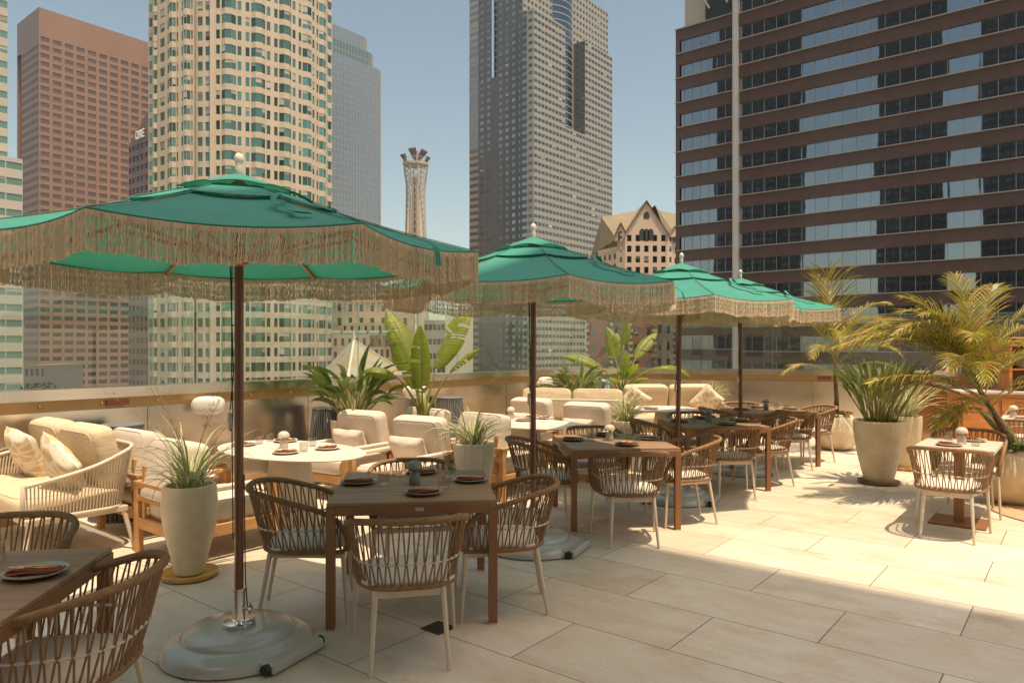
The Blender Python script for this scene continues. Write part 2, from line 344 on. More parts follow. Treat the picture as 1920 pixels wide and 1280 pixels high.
bal = thing('glass_balustrade', 'clear green tinted glass balustrade standing on the steel parapet', 'balustrade')
def glass_seg(p, q):
    d = (q - p); L_ = d.length; d = d.normalized(); n = Vector((-d.y, d.x)); a = p + d * .006 + n * .12; b = q - d * .006 + n * .12; mb = MB()
    z0, z1 = 1.236, 2.235
    mb.quad((a.x, a.y, z0), (b.x, b.y, z0), (b.x, b.y, z1), (a.x, a.y, z1), 0)
    o = mb.build('glass_panel', [M['bglass']], bal)
    mb = MB(); an = math.atan2(d.y, d.x)
    mb.box(((a.x + b.x) / 2, (a.y + b.y) / 2, z1 + .0045), ((b - a).length, .014, .008), an)
    mb.box((a.x + d.x * .003, a.y + d.y * .003, (z0 + z1) / 2), (.005, .014, z1 - z0 - .002), an); mb.build('glass_edge', M['glassedge'], o)
ts = [19.71, 17.71, 15.71, 13.71, 11.71, 9.71, 7.71, 5.71, 3.71, 1.71, 0]
for i in range(len(ts) - 1): glass_seg(T0 - BD * ts[i], T0 - BD * ts[i + 1])
for i in range(1, 5): glass_seg(WL[i], WL[i + 1])
for k in range(6): glass_seg(WL[5] + fd * 2.0 * k, WL[5] + fd * 2.0 * (k + 1))

# hotel tower whose shadow falls over the near half of the terrace (stands to the right of the camera)
ht = thing('hotel_tower', 'tall pale hotel block rising beside the terrace', 'building')
def abbox(mb, a0, a1, b0, b1, z0, z1, mi=None): mb.prism([AB(a0, b0)[:2], AB(a1, b0)[:2], AB(a1, b1)[:2], AB(a0, b1)[:2]], z0, z1, mi)
HA = 2.44; HB = 3.82
mb = MB(); abbox(mb, HA, 24, -16, HB, 0, 26.0); mb.build('wall', mat('hotel_stucco', (.78, .69, .56), .8, var=.08, vscale=.6), ht)
for k in range(6):
    for j in range(7):
        b = HB - 2.6 - 3.1 * k; z = 1.2 + 3.7 * j; mb = MB(); c = AB(HA - .012, b, z + 1)
        mb.box(c, (.05, 1.5, 1.9), -R(38.66)); w = mb.build('window', mat('hotel_glass', (.05, .06, .06), .08) if (k, j) == (0, 0) else bpy.data.materials['hotel_glass'], ht)

# ------------------------------------------------------------------ rope dining chair (faces +Y)
def full(half): return [Vector((-p[0], p[1], p[2])) for p in reversed(half[1:])] + [Vector(p) for p in half]
rail_h = [(0, -.345, .785), (.12, -.335, .785), (.215, -.285, .778), (.285, -.19, .76), (.312, -.06, .725), (.312, .07, .685), (.305, .17, .635), (.292, .235, .56), (.278, .262, .48), (.272, .258, .425)]
ring_h = [(0, -.245, .425), (.10, -.24, .425), (.18, -.205, .425), (.238, -.12, .422), (.262, 0, .42), (.27, .12, .42), (.272, .25, .42)]
def at_len(pts, ts):
    L_ = [0]
    for i in range(1, len(pts)): L_.append(L_[-1] + (pts[i] - pts[i - 1]).length)
    out = []
    for t in ts:
        s = t * L_[-1]; i = 1
        while i < len(pts) - 1 and L_[i] < s: i += 1
        u = (s - L_[i - 1]) / max(1e-9, L_[i] - L_[i - 1]); out.append(pts[i - 1].lerp(pts[i], u))
    return out
def coil(mb, pts, r, pitch, n=8):
    L_ = sum((pts[i] - pts[i - 1]).length for i in range(1, len(pts))); k = max(8, int(L_ / pitch)); ps = at_len(pts, [i / (2 * k) for i in range(2 * k + 1)])
    mb.tube(ps, [r * (1.0 if i % 2 else .86) for i in range(2 * k + 1)], n)
def make_chair():
    t = thing('rope_dining_chair', 'x', 'chair')
    rail = spline(full(rail_h), 60); ring = spline(full(ring_h), 44)
    mb = MB(); coil(mb, rail, .0185, .0085); coil(mb, ring, .0145, .0085)
    mb.build('wrapped_rail', M['rope'], t, True)
    # only the swept part of the rail above the arms carries rope
    N = 31; top = at_len(rail, [.095 + .81 * i / (N - 1) for i in range(N)]); bot = at_len(ring, [.02 + .96 * i / (N - 1) for i in range(N)])
    mid = [a.lerp(b, .60) + Vector((0, 0, -.0)) for a, b in zip(top, bot)]
    for i, m_ in enumerate(mid): m_.z = .555 if abs(i - N // 2) < 13 else .55
    mb = MB(); rr = random.Random(3)
    def lp(L_, i): i = max(0, min(len(L_) - 1, i)); k = int(i); return L_[k].lerp(L_[min(k + 1, len(L_) - 1)], i - k)
    for i in range(N):
        for s in (-1, 1):
            j = rr.uniform(-.06, .06)
            a = lp(top, i + s * .10 + j); m_ = lp(mid, i + s * .42 + j); b = lp(bot, i + s * .12 + j)
            mb.tube([a, a.lerp(m_, .5) , m_, m_.lerp(b, .5), b], .0046, 5, cap=False)
        # knots
        for L2, rad in ((top, .0085), (bot, .0085)):
            p = L2[i]; q = p + (mid[i] - p).normalized() * .022
            mb.tube([p, p.lerp(q, .5), q], [rad, rad * 1.1, rad * .5], 6)
        p = lp(mid, i + .5)
        if i < N - 1: mb.tube([p + Vector((0, 0, .010)), p, p - Vector((0, 0, .010))], [.005, .0088, .005], 6)
    mb.build('rope_weave', M['rope'], t, True)
    mb = MB(); mb.tube(spline(mid[2:-2], 40), .0065, 6); mb.build('back_rail', M['leg'], t, True)
    mb = MB()
    mb.box((0, -.197, .392), (.34, .018, .05), bev=.003); mb.box((0, .235, .395), (.50, .018, .035), bev=.003)
    for s in (-1, 1): mb.bar((s * .165, -.19, .395), (s * .255, .235, .395), .018, .035)
    mb.build('seat_frame', M['leg'], t)
    mb = MB(); mb.box((0, -.2075, .393), (.034, .003, .014)); mb.build('maker_tag', M['pulley'], t)
    mb = MB(); mb.pillow((0, .015, .438), (.50, .47, .055), ex=.45, n=6); mb.build('seat_cushion', M['seat'], t, True)
    for s in (-1, 1):
        mb = MB(); mb.tube([(s * .168, -.185, .455), (s * .172, -.20, .40), (s * .197, -.268, .0)], [.0135, .0155, .0105], 10); mb.build('leg', M['leg'], t, True, 40)
        mb = MB(); mb.tube([(s * .262, .235, .425), (s * .264, .236, .38), (s * .288, .262, .0)], [.0155, .0155, .0105], 10); mb.build('leg', M['leg'], t, True, 40)
    return t
chair = make_chair()

def make_table():
    t = thing('slatted_dining_table', 'x', 'table'); w, d, h = 1.0, 1.08, .74; fr = .05
    mb = MB(); n = 11; bw = (d - .012) / n
    for i in range(n): mb.box((0, -d / 2 + .006 + bw * (i + .5), h - .011), (w - .012, bw - .0045, .02), bev=.0015)
    mb.build('slat_top', M['tblwood'], t)
    mb = MB()
    for s in (-1, 1):
        mb.box((0, s * (d / 2 - .013), h - .0485), (w - .11, .024, .053), bev=.002); mb.box((s * (w / 2 - .013), 0, h - .0485), (.024, d - .11, .053), bev=.002)
    mb.build('apron', M['tblmetal'], t)
    mb = MB(); mb.box((.04, -d / 2 - .001, h - .045), (.05, .004, .02)); mb.build('maker_tag', M['pulley'], t)
    for sx in (-1, 1):
        for sy in (-1, 1):
            mb = MB(); mb.box((sx * (w / 2 - .028), sy * (d / 2 - .028), (h - .022) / 2 + .005), (.052, .052, h - .034), bev=.002); l = mb.build('leg', M['tblmetal'], t)
            mb = MB(); mb.box((sx * (w / 2 - .028), sy * (d / 2 - .028), .005), (.048, .048, .0098)); mb.build('foot', M['leg'], l)
    return t
table = make_table()

# ------------------------------------------------------------------ parasol
def make_parasol():
    t = thing('fringed_parasol', 'x', 'parasol'); r = 1.30; n8 = 8; off = R(-3)
    def prof(rr): return 2.57 - .313 * rr - .02 * math.sin(PI * min(1, rr / r)) * 1.2
    def tier(mb, r0, r1, dz, sag, nr=7, na=8, scal=0):
        for k in range(n8):
            a0 = off + 2 * PI * k / n8; a1 = off + 2 * PI * (k + 1) / n8; vs = []; fs = []
            for i in range(nr + 1):
                rr = r0 + (r1 - r0) * i / nr; p0 = Vector((rr * math.cos(a0), rr * math.sin(a0), 0)); p1 = Vector((rr * math.cos(a1), rr * math.sin(a1), 0)); z = prof(rr) + dz
                for j in range(na + 1):
                    u = j / na; b = 4 * u * (1 - u); p = p0.lerp(p1, u); pull = 1 - .035 * b * (rr / r) ** 2 - scal * b * (i / nr) ** 2
                    wr = .004 * math.sin(9 * u + 5 * k + 3 * i) * (i / nr) * math.sin(PI * u)
                    vs.append((p.x * pull, p.y * pull, z - sag * b * (rr / r) + wr + (.022 * b * (i / nr) ** 2 if scal else 0)))
            w = na + 1
            for i in range(nr):
                for j in range(na): fs.append((i * w + j, i * w + j + 1, (i + 1) * w + j + 1, (i + 1) * w + j))
            mb.add(vs, fs)
    mb = MB(); tier(mb, .46, r, -.012, .035, nr=8); cn = mb.build('canopy', M['canopy'], t, True)
    mb = MB(); tier(mb, .24, .54, .003, .02, nr=5); mb.build('middle_vent_tier', M['canopy'], t, True)
    mb = MB(); tier(mb, .03, .325, .022, .0, nr=5, scal=.10); mb.build('top_vent_cap', M['canopy'], t, True)
    # hems
    mb = MB()
    def rim(rr, dz, sag, scal=0, lift=0):
        out = []
        for k in range(n8):
            a0 = off + 2 * PI * k / n8; a1 = off + 2 * PI * (k + 1) / n8
            for j in range(12):
                u = j / 12; b = 4 * u * (1 - u); p = Vector((rr * math.cos(a0), rr * math.sin(a0), 0)).lerp(Vector((rr * math.cos(a1), rr * math.sin(a1), 0)), u); pull = 1 - .035 * b * (rr / r) ** 2 - scal * b
                out.append(Vector((p.x * pull, p.y * pull, prof(rr) + dz - sag * b * (rr / r) + lift * b)))
        return out
    er = rim(r, -.012, .035); mb.tube(er, .0055, 5, closed=True); mb.tube(rim(.325, .022, 0, .10, .022), .004, 5, closed=True); mb.tube(rim(.54, .003, .02), .004, 5, closed=True)
    for k in range(n8):
        a = off + 2 * PI * k / n8; c, s_ = math.cos(a), math.sin(a)
        mb.tube([(c * q, s_ * q, prof(q) + (-.012 if q > .54 else .003) + .004) for q in (.3, .42, .53, .56, .8, 1.0, 1.15, 1.3)], .003, 4)
    mb.build('hem', M['canopy'], cn, True)
    # fringe of knotted cords, a woven heading and two staggered lengths
    mb = MB(); rr = random.Random(11); n = len(er); P_ = er + [er[0]]; tot = sum((P_[i + 1] - P_[i]).length for i in range(n)); num = 2300
    pos = at_len(P_, [(i + rr.uniform(-.3, .3)) / num % 1 for i in range(num)])
    clump = [rr.gauss(0, 1) for _ in range(90)]
    for i, p in enumerate(pos):
        d = Vector((p.x, p.y, 0)).normalized(); tg = Vector((-d.y, d.x, 0)); cl = clump[int(i / num * 90)]; cl2 = clump[(int(i / num * 90) + 1) % 90]; f = i / num * 90 % 1
        lean = (cl * (1 - f) + cl2 * f) * .004; L_ = .150 + .006 * (cl * (1 - f) + cl2 * f) + rr.uniform(-.008, .005); o = rr.uniform(-.006, .008); ph = rr.uniform(0, 6); am = .0015; q = []
        for k in range(9):
            u = k / 8; q.append(p + d * (o + .004 + am * math.sin(ph + 15 * u)) + tg * (lean * u * u + am * 1.3 * math.cos(ph + 15 * u)) + Vector((0, 0, -.006 - L_ * u)))
        mb.tube(q, [.0025 if k % 2 else .0016 for k in range(8)] + [.0030], 3, cap=False)
    mb.build('fringe', M['fringe'], t)
    mb = MB()
    m = len(er); vs = [tuple(p + Vector((p.x, p.y, 0)).normalized() * .004 + Vector((0, 0, -.004))) for p in er] + [tuple(p + Vector((p.x, p.y, 0)).normalized() * .005 + Vector((0, 0, -.026))) for p in er]
    mb.add(vs, [(i, (i + 1) % m, m + (i + 1) % m, m + i) for i in range(m)]); mb.build('fringe_heading', M['fringe'], t)
    mb = MB(); mb.tube([(0, 0, .30), (0, 0, 1.5), (0, 0, 2.56)], .024, 16); mb.build('pole', M['pole'], t, True, 50)
    for k in range(n8):
        a = off + 2 * PI * k / n8; c, s_ = math.cos(a), math.sin(a); mb = MB()
        mb.bar((c * .05, s_ * .05, prof(.05) - .06), (c * 1.27, s_ * 1.27, prof(1.27) - .035), .016, .024); mb.bar((c * .05, s_ * .05, 2.12), (c * .66, s_ * .66, prof(.66) - .055), .014, .02)
        mb.build('rib', M['rib'], t)
    mb = MB(); mb.lathe([(.026, 2.08), (.05, 2.09), (.055, 2.15), (.03, 2.17)], 12); mb.build('hub', M['rib'], t, True, 40); mb = MB(); mb.lathe([(.03, 2.46), (.055, 2.47), (.055, 2.52), (.02, 2.55)], 12); mb.build('crown_hub', M['rib'], t, True, 40)
    mb = MB(); mb.lathe([(.006, 2.57), (.022, 2.585), (.017, 2.60), (.022, 2.615), (.016, 2.63), (.022, 2.65), (.026, 2.668), (.018, 2.69), (.004, 2.70)], 10, flute=.10, nf=3); mb.build('finial', M['finial'], t, True)
    mb = MB()
    mb.tube([(-.034, -.012, 2.1), (-.036, -.012, 1.5), (-.028, -.014, 1.28), (-.034, -.012, 1.2), (-.028, -.012, .6)], .0032, 5); mb.tube([(-.045, -.01, 2.1), (-.026, -.012, 1.5), (-.04, -.02, 1.3)], .0032, 5)
    mb.tube([(.028, .0, .95), (.034, .0, .40), (.046, 0, .225)], .0032, 5); mb.build('pull_cord', M['cord'], t)
    mb = MB(); mb.lathe([(.004, 1.185), (.014, 1.20), (.017, 1.235), (.012, 1.275), (.004, 1.285)], 8, c=(-.042, -.016, 0)); mb.build('pulley', M['pulley'], t, True)
    # the tie strap lying over the cloth
    mb = MB()
    def ribbon(pts, w):
        for i in range(len(pts) - 1):
            dd = (pts[i + 1] - pts[i]).normalized(); sd = dd.cross(Vector((0, 0, 1))).normalized() * w / 2; e = ((pts[min(i + 2, len(pts) - 1)] - pts[i + 1]) if i + 2 < len(pts) else dd).normalized(); sd2 = e.cross(Vector((0, 0, 1))).normalized() * w / 2; k = Vector((0, 0, .003))
            mb.add([pts[i] - sd, pts[i] + sd, pts[i + 1] + sd2, pts[i + 1] - sd2, pts[i] - sd + k, pts[i] + sd + k, pts[i + 1] + sd2 + k, pts[i + 1] - sd2 + k], [(0, 1, 2, 3), (7, 6, 5, 4), (0, 3, 7, 4), (1, 5, 6, 2)])
    def on(p, h): q = math.hypot(p[0], p[1]); fa = (math.atan2(p[1], p[0]) - off) % (PI / 4) - PI / 8; q *= math.cos(fa) / math.cos(PI / 8); h -= .012 + .03 * (q / r) ** 2 * (1 - (fa / (PI / 8)) ** 2); return Vector((p[0], p[1], prof(q) + h))
    ribbon(spline([on((.50, -.36), .03), on((.66, -.42), .022), on((.82, -.44), .018), on((.96, -.47), .02), on((1.06, -.52), .02), Vector((1.13, -.56, 2.11)), Vector((1.15, -.58, 2.02))], 24), .03); mb.build('tie_strap', M['canopy'], t)
    mb = MB(); ribbon(spline([on((.50, -.36), .034), on((.42, -.44), .05), on((.38, -.56), .04), on((.42, -.66), .02), on((.50, -.72), .018), on((.53, -.80), .014), on((.62, -.82), .012)], 26), .028); mb.build('strap_loop', M['canopy'], t)
    return t
parasol = make_parasol()

def make_base():
    t = thing('parasol_base', 'x', 'parasol base')
    K = .82
    mb = MB(); mb.lathe([(.37, .0), (.40, .010), (.395, .032), (.37, .062), (.32, .086), (.295, .092), (.288, .090), (.282, .108), (.262, .122), (.15, .128), (.0, .130)], 48)
    mb.build('weight_shell', M['baseshell'], t, True, 50)
    mb = MB()
    a = R(-25); c, s_ = math.cos(a), math.sin(a); mb.box((c * .33, s_ * .33, .036), (.20, .38, .060), a, bev=.012); mb.build('wheel_housing', M['baseshell'], t)
    for k in (-1, 1):
        mb = MB(); q = Vector((c * .385 - s_ * .20 * k, s_ * .385 + c * .20 * k, .034)); ax = Vector((-s_, c, 0)); mb.tube([q - ax * .014, q + ax * .014], .027, 14); mb.build('wheel', M['black'], t, True, 40)
    mb = MB(); mb.lathe([(.0, .131), (.085, .1312), (.085, .150), (.075, .154), (.035, .158), (.033, .165), (.033, .315), (.036, .317), (.036, .330), (.0245, .332)], 24)
    for k in range(4):
        aa = R(45 + 90 * k); mb.lathe([(.0, .158), (.011, .157), (.011, .161), (0, .163)], 8, c=(.06 * math.cos(aa), .06 * math.sin(aa), -.003))
    mb.build('chrome_tube', M['chrome'], t, True, 35)
    mb = MB(); mb.tube([(.033, 0, .215), (.055, 0, .215)], .006, 6); mb.tube([(.055, 0, .215), (.062, 0, .215), (.07, 0, .215)], [.02, .03, .02], 10); mb.build('clamp_knob', M['chrome'], t, True, 40)
    return t
pbase = make_base()

# ------------------------------------------------------------------ table things
def mk(name, cat, parts):
    t = thing(name, 'x', cat)
    for pn, mb, m, sm in parts: mb.build(pn, m, t, sm, 40 if sm else None)
    return t
def tw(name, cat, mb, m, sm=True): o = mb.build(name, m, None, sm, 40); return tag(o, 'x', cat)
mb = MB(); mb.lathe([(.0, .004), (.05, .002), (.073, .004), (.106, .015), (.115, .020), (.114, .024), (.103, .019), (.071, .010), (0, .009)], 36)
plate = tw('dinner_plate', 'plate', mb, [M['plate']]); platew = tag(mb.build('dinner_plate', M['platew'], None, True, 40), 'x', 'plate')
def napkin_mb(seed):
    mb = MB(); rr = random.Random(seed); n, m = 10, 6
    for lay in range(3):
        vs = []; fs = []; dx = rr.uniform(-.01, .01); dy = rr.uniform(-.008, .008); an = rr.uniform(-.15, .15)
        for i in range(n + 1):
            for j in range(m + 1):
                x = (i / n - .5) * .185 + dx; y = (j / m - .5) * (.10 - .012 * lay) + dy; z = .0 + lay * .006 + .004 * math.sin(28 * x + seed + lay) + .003 * math.sin(45 * y + lay * 2) + .002
                vs.append((x * math.cos(an) - y * math.sin(an), x * math.sin(an) + y * math.cos(an), z))
        w = m + 1; k = (n + 1) * w; vs += [(v[0], v[1], v[2] - .004) for v in vs]
        for i in range(n):
            for j in range(m): q = (i * w + j, i * w + j + 1, (i + 1) * w + j + 1, (i + 1) * w + j); fs += [q[::-1], tuple(x + k for x in q)]
        for i in range(n): fs += [(i * w, (i + 1) * w, (i + 1) * w + k, i * w + k), ((i + 1) * w + m, i * w + m, i * w + m + k, (i + 1) * w + m + k)]
        for j in range(m): fs += [(j + 1, j, j + k, j + 1 + k), (n * w + j, n * w + j + 1, n * w + j + 1 + k, n * w + j + k)]
        mb.add(vs, fs)
    return mb
napkin = tag(napkin_mb(1).build('folded_napkin', M['napkin'], None, True, 50), 'x', 'napkin')
def cutlery():
    t = thing('cutlery_set', 'x', 'cutlery'); mb = MB()
    mb.tube([(-.012, -.085, .004), (-.012, .03, .005)], .0028, 5)
    for k in range(4): mb.tube([(-.012, .03, .005), (-.019 + .0047 * k, .045, .007), (-.019 + .0047 * k, .085, .004)], .0013, 4)
    mb.build('fork', M['brass'], t, True)
    mb = MB(); mb.tube([(.014, -.085, .004), (.014, .01, .005)], .0030, 5); mb.box((.014, .055, .005), (.012, .09, .0016), bev=.0005); mb.build('knife', M['brass'], t)
    return t
cut = cutlery()
mb = MB(); mb.lathe([(.0, .0), (.033, .0), (.036, .004), (.039, .085), (.0365, .085), (.033, .012), (.0, .010)], 20, cap=False)
glass = tag(mb.build('water_tumbler', M['tumbler'], None, True, 40), 'x', 'drinking glass')
def mklamp(m):
    b = MB(); b.lathe([(.036, 0), (.038, .003), (.037, .055), (.030, .078), (.016, .082), (.011, .09), (.011, .102), (.02, .104)], 24)
    d = MB(); d.lathe([(.0, .100), (.045, .100), (.053, .106), (.052, .120), (.043, .140), (.025, .153), (.0, .157)], 24)
    return mk('mushroom_table_lamp', 'lamp', [('lamp_body', b, m, True), ('lamp_shade', d, m, True)])
lampg = mklamp(M['lampg']); lampc = mklamp(M['lampc'])

def setting(tx, ty, rz, seats, h, desc, pl, lamp, lampdesc, glasses=True, gfrac=1):
    M3 = Matrix.Rotation(rz, 3, 'Z'); rr = random.Random(hash(desc) % 1000 if False else int(abs(tx * 97 + ty * 31)))
    for nm, (x, y), a, (gx, gy) in seats:
        p = Vector((tx, ty, h)) + M3 @ Vector((x, y, 0))
        place(pl, p + Vector((0, 0, .0005)), rr.uniform(0, 6), 'round plate at the %s seat of %s' % (nm, desc), 'plates laid on the terrace tables')
        aa = rz + a + rr.uniform(-.35, .35)
        place(napkin, p + Vector((0, 0, .0125)), aa, 'folded terracotta napkin at the %s seat of %s' % (nm, desc), 'folded napkins on the plates')
        place(cut, p + Vector((0, 0, .030)), aa + R(78) + rr.uniform(-.2, .2), 'brass fork and knife at the %s seat of %s' % (nm, desc), 'cutlery on the napkins')
        if gx is not None:
            q = Vector((tx, ty, h)) + M3 @ Vector((gx, gy, .0005))
            place(glass, q, 0, 'clear tumbler at the %s seat of %s' % (nm, desc), 'tumblers on the terrace tables')
    if lamp:
        place(lamp[0], Vector((tx, ty, h + .0005)) + M3 @ Vector((lamp[1], lamp[2], 0)), 0, lampdesc, 'mushroom lamps on the tables')
seats4 = [('near', (.06, -.33), 0, (.19, -.18)), ('left', (-.37, .06), 0, (-.20, .02)), ('right', (.37, .06), 0, (.24, .24)), ('far', (.04, .41), 0, (-.13, .36))]

TD = ['the lower left table', 'the shaded slatted table in the middle', 'the second slatted table in the row', 'the third slatted table in the row', 'the last slatted table in the row']
TP = [(-2.22, 2.655, R(8)), (-.641, 4.74, R(6.5)), (.965, 6.94, R(6)), (2.40, 8.68, R(6)), (3.68, 10.35, R(6))]
TL = ['dark slatted dining table cut off by the lower left corner', 'brown slatted dining table in the shade right of the nearest parasol', 'half sunlit slatted dining table beside the second parasol pole', 'slatted dining table beside the third parasol pole', 'farthest slatted dining table in front of the round planter']
for i, (x, y, r) in enumerate(TP): place(table, (x, y, 0), r, TL[i], 'slatted dining tables in a row')
setting(*TP[1], seats4, .74, TD[1], plate, (lampg, .0, .0), 'grey mushroom lamp on the shaded slatted table nearest the middle')
for i in (2, 3, 4): setting(*TP[i], seats4, .74, TD[i], plate, ((lampc if i == 2 else lampg), -.02, .02), 'mushroom lamp on ' + TD[i])
setting(*TP[0], [('right', (.36, .14), R(10), (.1, .36)), ('far', (-.06, .42), 0, (None, None))], .74, TD[0], plate, None, '')

CG = 'rope chairs round the slatted tables'
CH_ = [(-1.72, 2.75, 95, 'brown rope chair cut off at the lower left corner, nearest the camera'),
 (-2.42, 3.36, 185, 'dark rope chair behind the lower left table, only its curved top seen'),
 (-.56, 3.87, 11, 'brown rope chair turned its back to the camera in front of the shaded table'),
 (-1.29, 4.53, -81, 'brown rope chair at the left side of the shaded table, beside the first parasol pole'),
 (-.05, 4.59, 95, 'brown rope chair at the right side of the shaded table'),
 (-.72, 5.16, 188, 'brown rope chair at the far side of the shaded table'),
 (1.0, 6.13, 3, 'rope chair with its back to the camera at the near side of the second table'),
 (.30, 6.72, -82, 'rope chair at the left side of the second table, behind the second parasol pole'),
 (1.62, 6.83, 98, 'sunlit rope chair at the right side of the second table'),
 (.87, 7.42, 186, 'rope chair at the far side of the second table'),
 (2.43, 8.02, 3, 'rope chair with its back to the camera at the near side of the third table'),
 (1.74, 8.45, -82, 'rope chair at the left side of the third table, behind the third parasol pole'),
 (3.03, 8.66, 98, 'sunlit rope chair at the right side of the third table'),
 (2.3, 9.12, 186, 'rope chair at the far side of the third table'),
 (3.78, 9.82, 3, 'rope chair with its back to the camera at the near side of the farthest table'),
 (3.02, 10.15, -82, 'rope chair at the left side of the farthest table'),
 (4.30, 10.42, 98, 'rope chair at the right side of the farthest table, before the round planter'),
 (3.55, 10.85, 186, 'light rope chair at the far side of the farthest table')]
rj = random.Random(12)
for x, y, a, l in CH_: place(chair, (x + rj.uniform(-.012, .012), y + rj.uniform(-.012, .012), 0), R(a + rj.uniform(-2.5, 2.5)), l, CG)

PD = ['large green fringed parasol nearest the camera, over the first table', 'second green fringed parasol, half in shade', 'third green fringed parasol, fully in the sun', 'farthest green fringed parasol, seen below the third one']
PP = [(-1.49, 3.93), (.175, 5.92), (1.77, 7.75), (3.0, 9.45)]
for i, (x, y) in enumerate(PP):
    u_ = place(parasol, (x, y, 0), 0, PD[i], 'green fringed parasols', rot=Euler((0, R(1.2 if i == 2 else 0), R([0, 12, 4, 9][i]))))
    if i: u_.scale = (.94, .94, .985)
    place(pbase, (x, y, 0), 0, ['grey round parasol base with chrome tube in the left foreground', 'grey parasol base behind the shaded table right leg', 'grey parasol base under the second table right chair', 'grey parasol base under the third table'][i], 'grey parasol bases')

# ------------------------------------------------------------------ pale two-seat tables at the right
def small_table(loc, label):
    t = thing('pedestal_table', label, 'table', loc, -R(38.66), 'pale pedestal tables at the right')
    mb = MB(); mb.box((0, 0, .722), (.62, .80, .036), bev=.004); mb.build('tabletop', mat('pale_slab', (.58, .50, .40), .5, var=.06, vscale=20), t)
    mb = MB(); mb.box((0, 0, .36), (.085, .085, .69), bev=.004); mb.build('pedestal', M['tblmetal'], t)
    mb = MB(); mb.box((0, 0, .009), (.46, .46, .016), bev=.003); mb.build('base_plate', M['tblmetal'], t); return t
small_table((4.195, 6.75, 0), 'small square pale topped table on one bronze leg at the right')
s2 = [('near', (-.05, -.24), 0, (.14, -.12)), ('far', (.08, .26), 0, (-.12, .24))]
setting(4.195, 6.75, -R(38.66), s2, .74, 'the small pale table at the right', platew, (lampc, .02, -.02), 'cream mushroom lamp on the small pale table at the right')
place(chair, (3.83, 6.30, 0), -R(36), 'sunlit rope chair in front of the small pale table at the right', CG)
place(chair, (4.57, 7.22, 0), R(143), 'sunlit rope chair behind the small pale table at the right', CG)
small_table((6.55, 9.1, 0), 'pale topped table half hidden behind the right palm')
setting(6.55, 9.1, -R(38.66), s2[:1], .74, 'the pale table behind the right palm', platew, (lampc, -.18, .05), 'cream mushroom lamp on the pale table behind the palm')
place(chair, (6.2, 8.6, 0), -R(38), 'rope chair before the pale table behind the right palm', CG)
place(chair, (6.95, 9.6, 0), R(143), 'rope chair beyond the pale table behind the right palm', CG)

# ------------------------------------------------------------------ teak armchairs (face +Y) and oval tables
def pebble(mb, c, d, rx=0, seed=0, ex=.22, noise=.02):
    M_ = Matrix.Rotation(rx, 3, 'X'); mb.pillow(c, d, M_, ex=ex, n=9, noise=noise, seed=seed)
    pw = lambda x, e: math.copysign(abs(x) ** e, x)
    for v in (-.85, .85):                      # piping along the seams
        cv = abs(math.cos(v)) ** ex; zz = pw(math.sin(v), .5); mb.tube([Vector(c) + M_ @ Vector((d[0] / 2 * cv * pw(math.cos(u), ex) * 1.004, d[1] / 2 * cv * pw(math.sin(u), ex) * 1.004, d[2] / 2 * zz)) for u in [2 * PI * (k + .5) / 56 for k in range(56)]], .0045, 5, closed=True)
def make_armchair():
    t = thing('teak_armchair', 'x', 'armchair'); w, d = .80, .82
    mb = MB()
    for s in (-1, 1):
        mb.box((s * (w / 2 - .03), d / 2 - .03, .27), (.055, .055, .54), bev=.003); mb.box((s * (w / 2 - .03), -d / 2 + .03, .27), (.055, .055, .54), bev=.003)
        mb.box((s * (w / 2 - .03), 0, .235), (.03, d - .12, .09), bev=.003)
    mb.box((0, d / 2 - .03, .235), (w - .12, .03, .09), bev=.003); mb.box((0, -d / 2 + .03, .235), (w - .12, .03, .09), bev=.003)
    for k in range(2): mb.box((0, -d / 2 + .02, .44 + .10 * k), (w - .1, .018, .05), bev=.002)
    for s in (-1, 1): mb.box((s * (w / 2 - .12), -d / 2 + .035, .48), (.04, .022, .42), bev=.002)
    mb.build('frame', M['teak'], t)
    for s in (-1, 1):
        mb = MB(); mb.box((s * (w / 2 - .03), 0, .556), (.062, d, .028), bev=.003); a = mb.build('arm', M['teak'], t)
        mb = MB(); mb.box((s * (w / 2 - .03), -.02, .556), (.072, d * .62, .040), bev=.008); mb.build('arm_wrap', M['cush'], a)
    mb = MB(); pebble(mb, (0, .03, .365), (w - .125, d - .06, .19), seed=1); mb.build('seat_cushion', M['cush'], t, True)
    mb = MB(); pebble(mb, (0, -.27, .665), (w - .14, .50, .20), rx=R(78), seed=2); mb.build('back_cushion', M['cush'], t, True)
    return t
arm = make_armchair()
def scatter(mb, w, h, th, seed):
    n = 18; rr = random.Random(seed); ph = [rr.uniform(0, 6) for _ in range(4)]; vs = []; fs = []
    for sd in (1, -1):
        for i in range(n + 1):
            for j in range(n + 1):
                x, y = 2 * i / n - 1, 2 * j / n - 1; t = max(0, (1 - x ** 4) * (1 - y ** 4)) ** .55; t *= 1 + .08 * math.sin(4 * x + ph[0]) * math.cos(3 * y + ph[1])
                vs.append((x * w / 2 * (1 - .07 * (1 - y * y)), y * h / 2 * (1 - .07 * (1 - x * x)), sd * th / 2 * t + .006 * math.sin(7 * x + ph[2]) * math.sin(6 * y + ph[3]) * t))
    w_ = n + 1; k = w_ * w_
    for i in range(n):
        for j in range(n): q = (i * w_ + j, (i + 1) * w_ + j, (i + 1) * w_ + j + 1, i * w_ + j + 1); fs += [q, tuple(x + k for x in q[::-1])]
    mb.add(vs, fs)
mb = MB(); scatter(mb, .48, .30, .16, 5); pill = tag(mb.build('lumbar_pillow', M['cush'], None, True), 'x', 'pillow')
AG = 'cream teak armchairs'
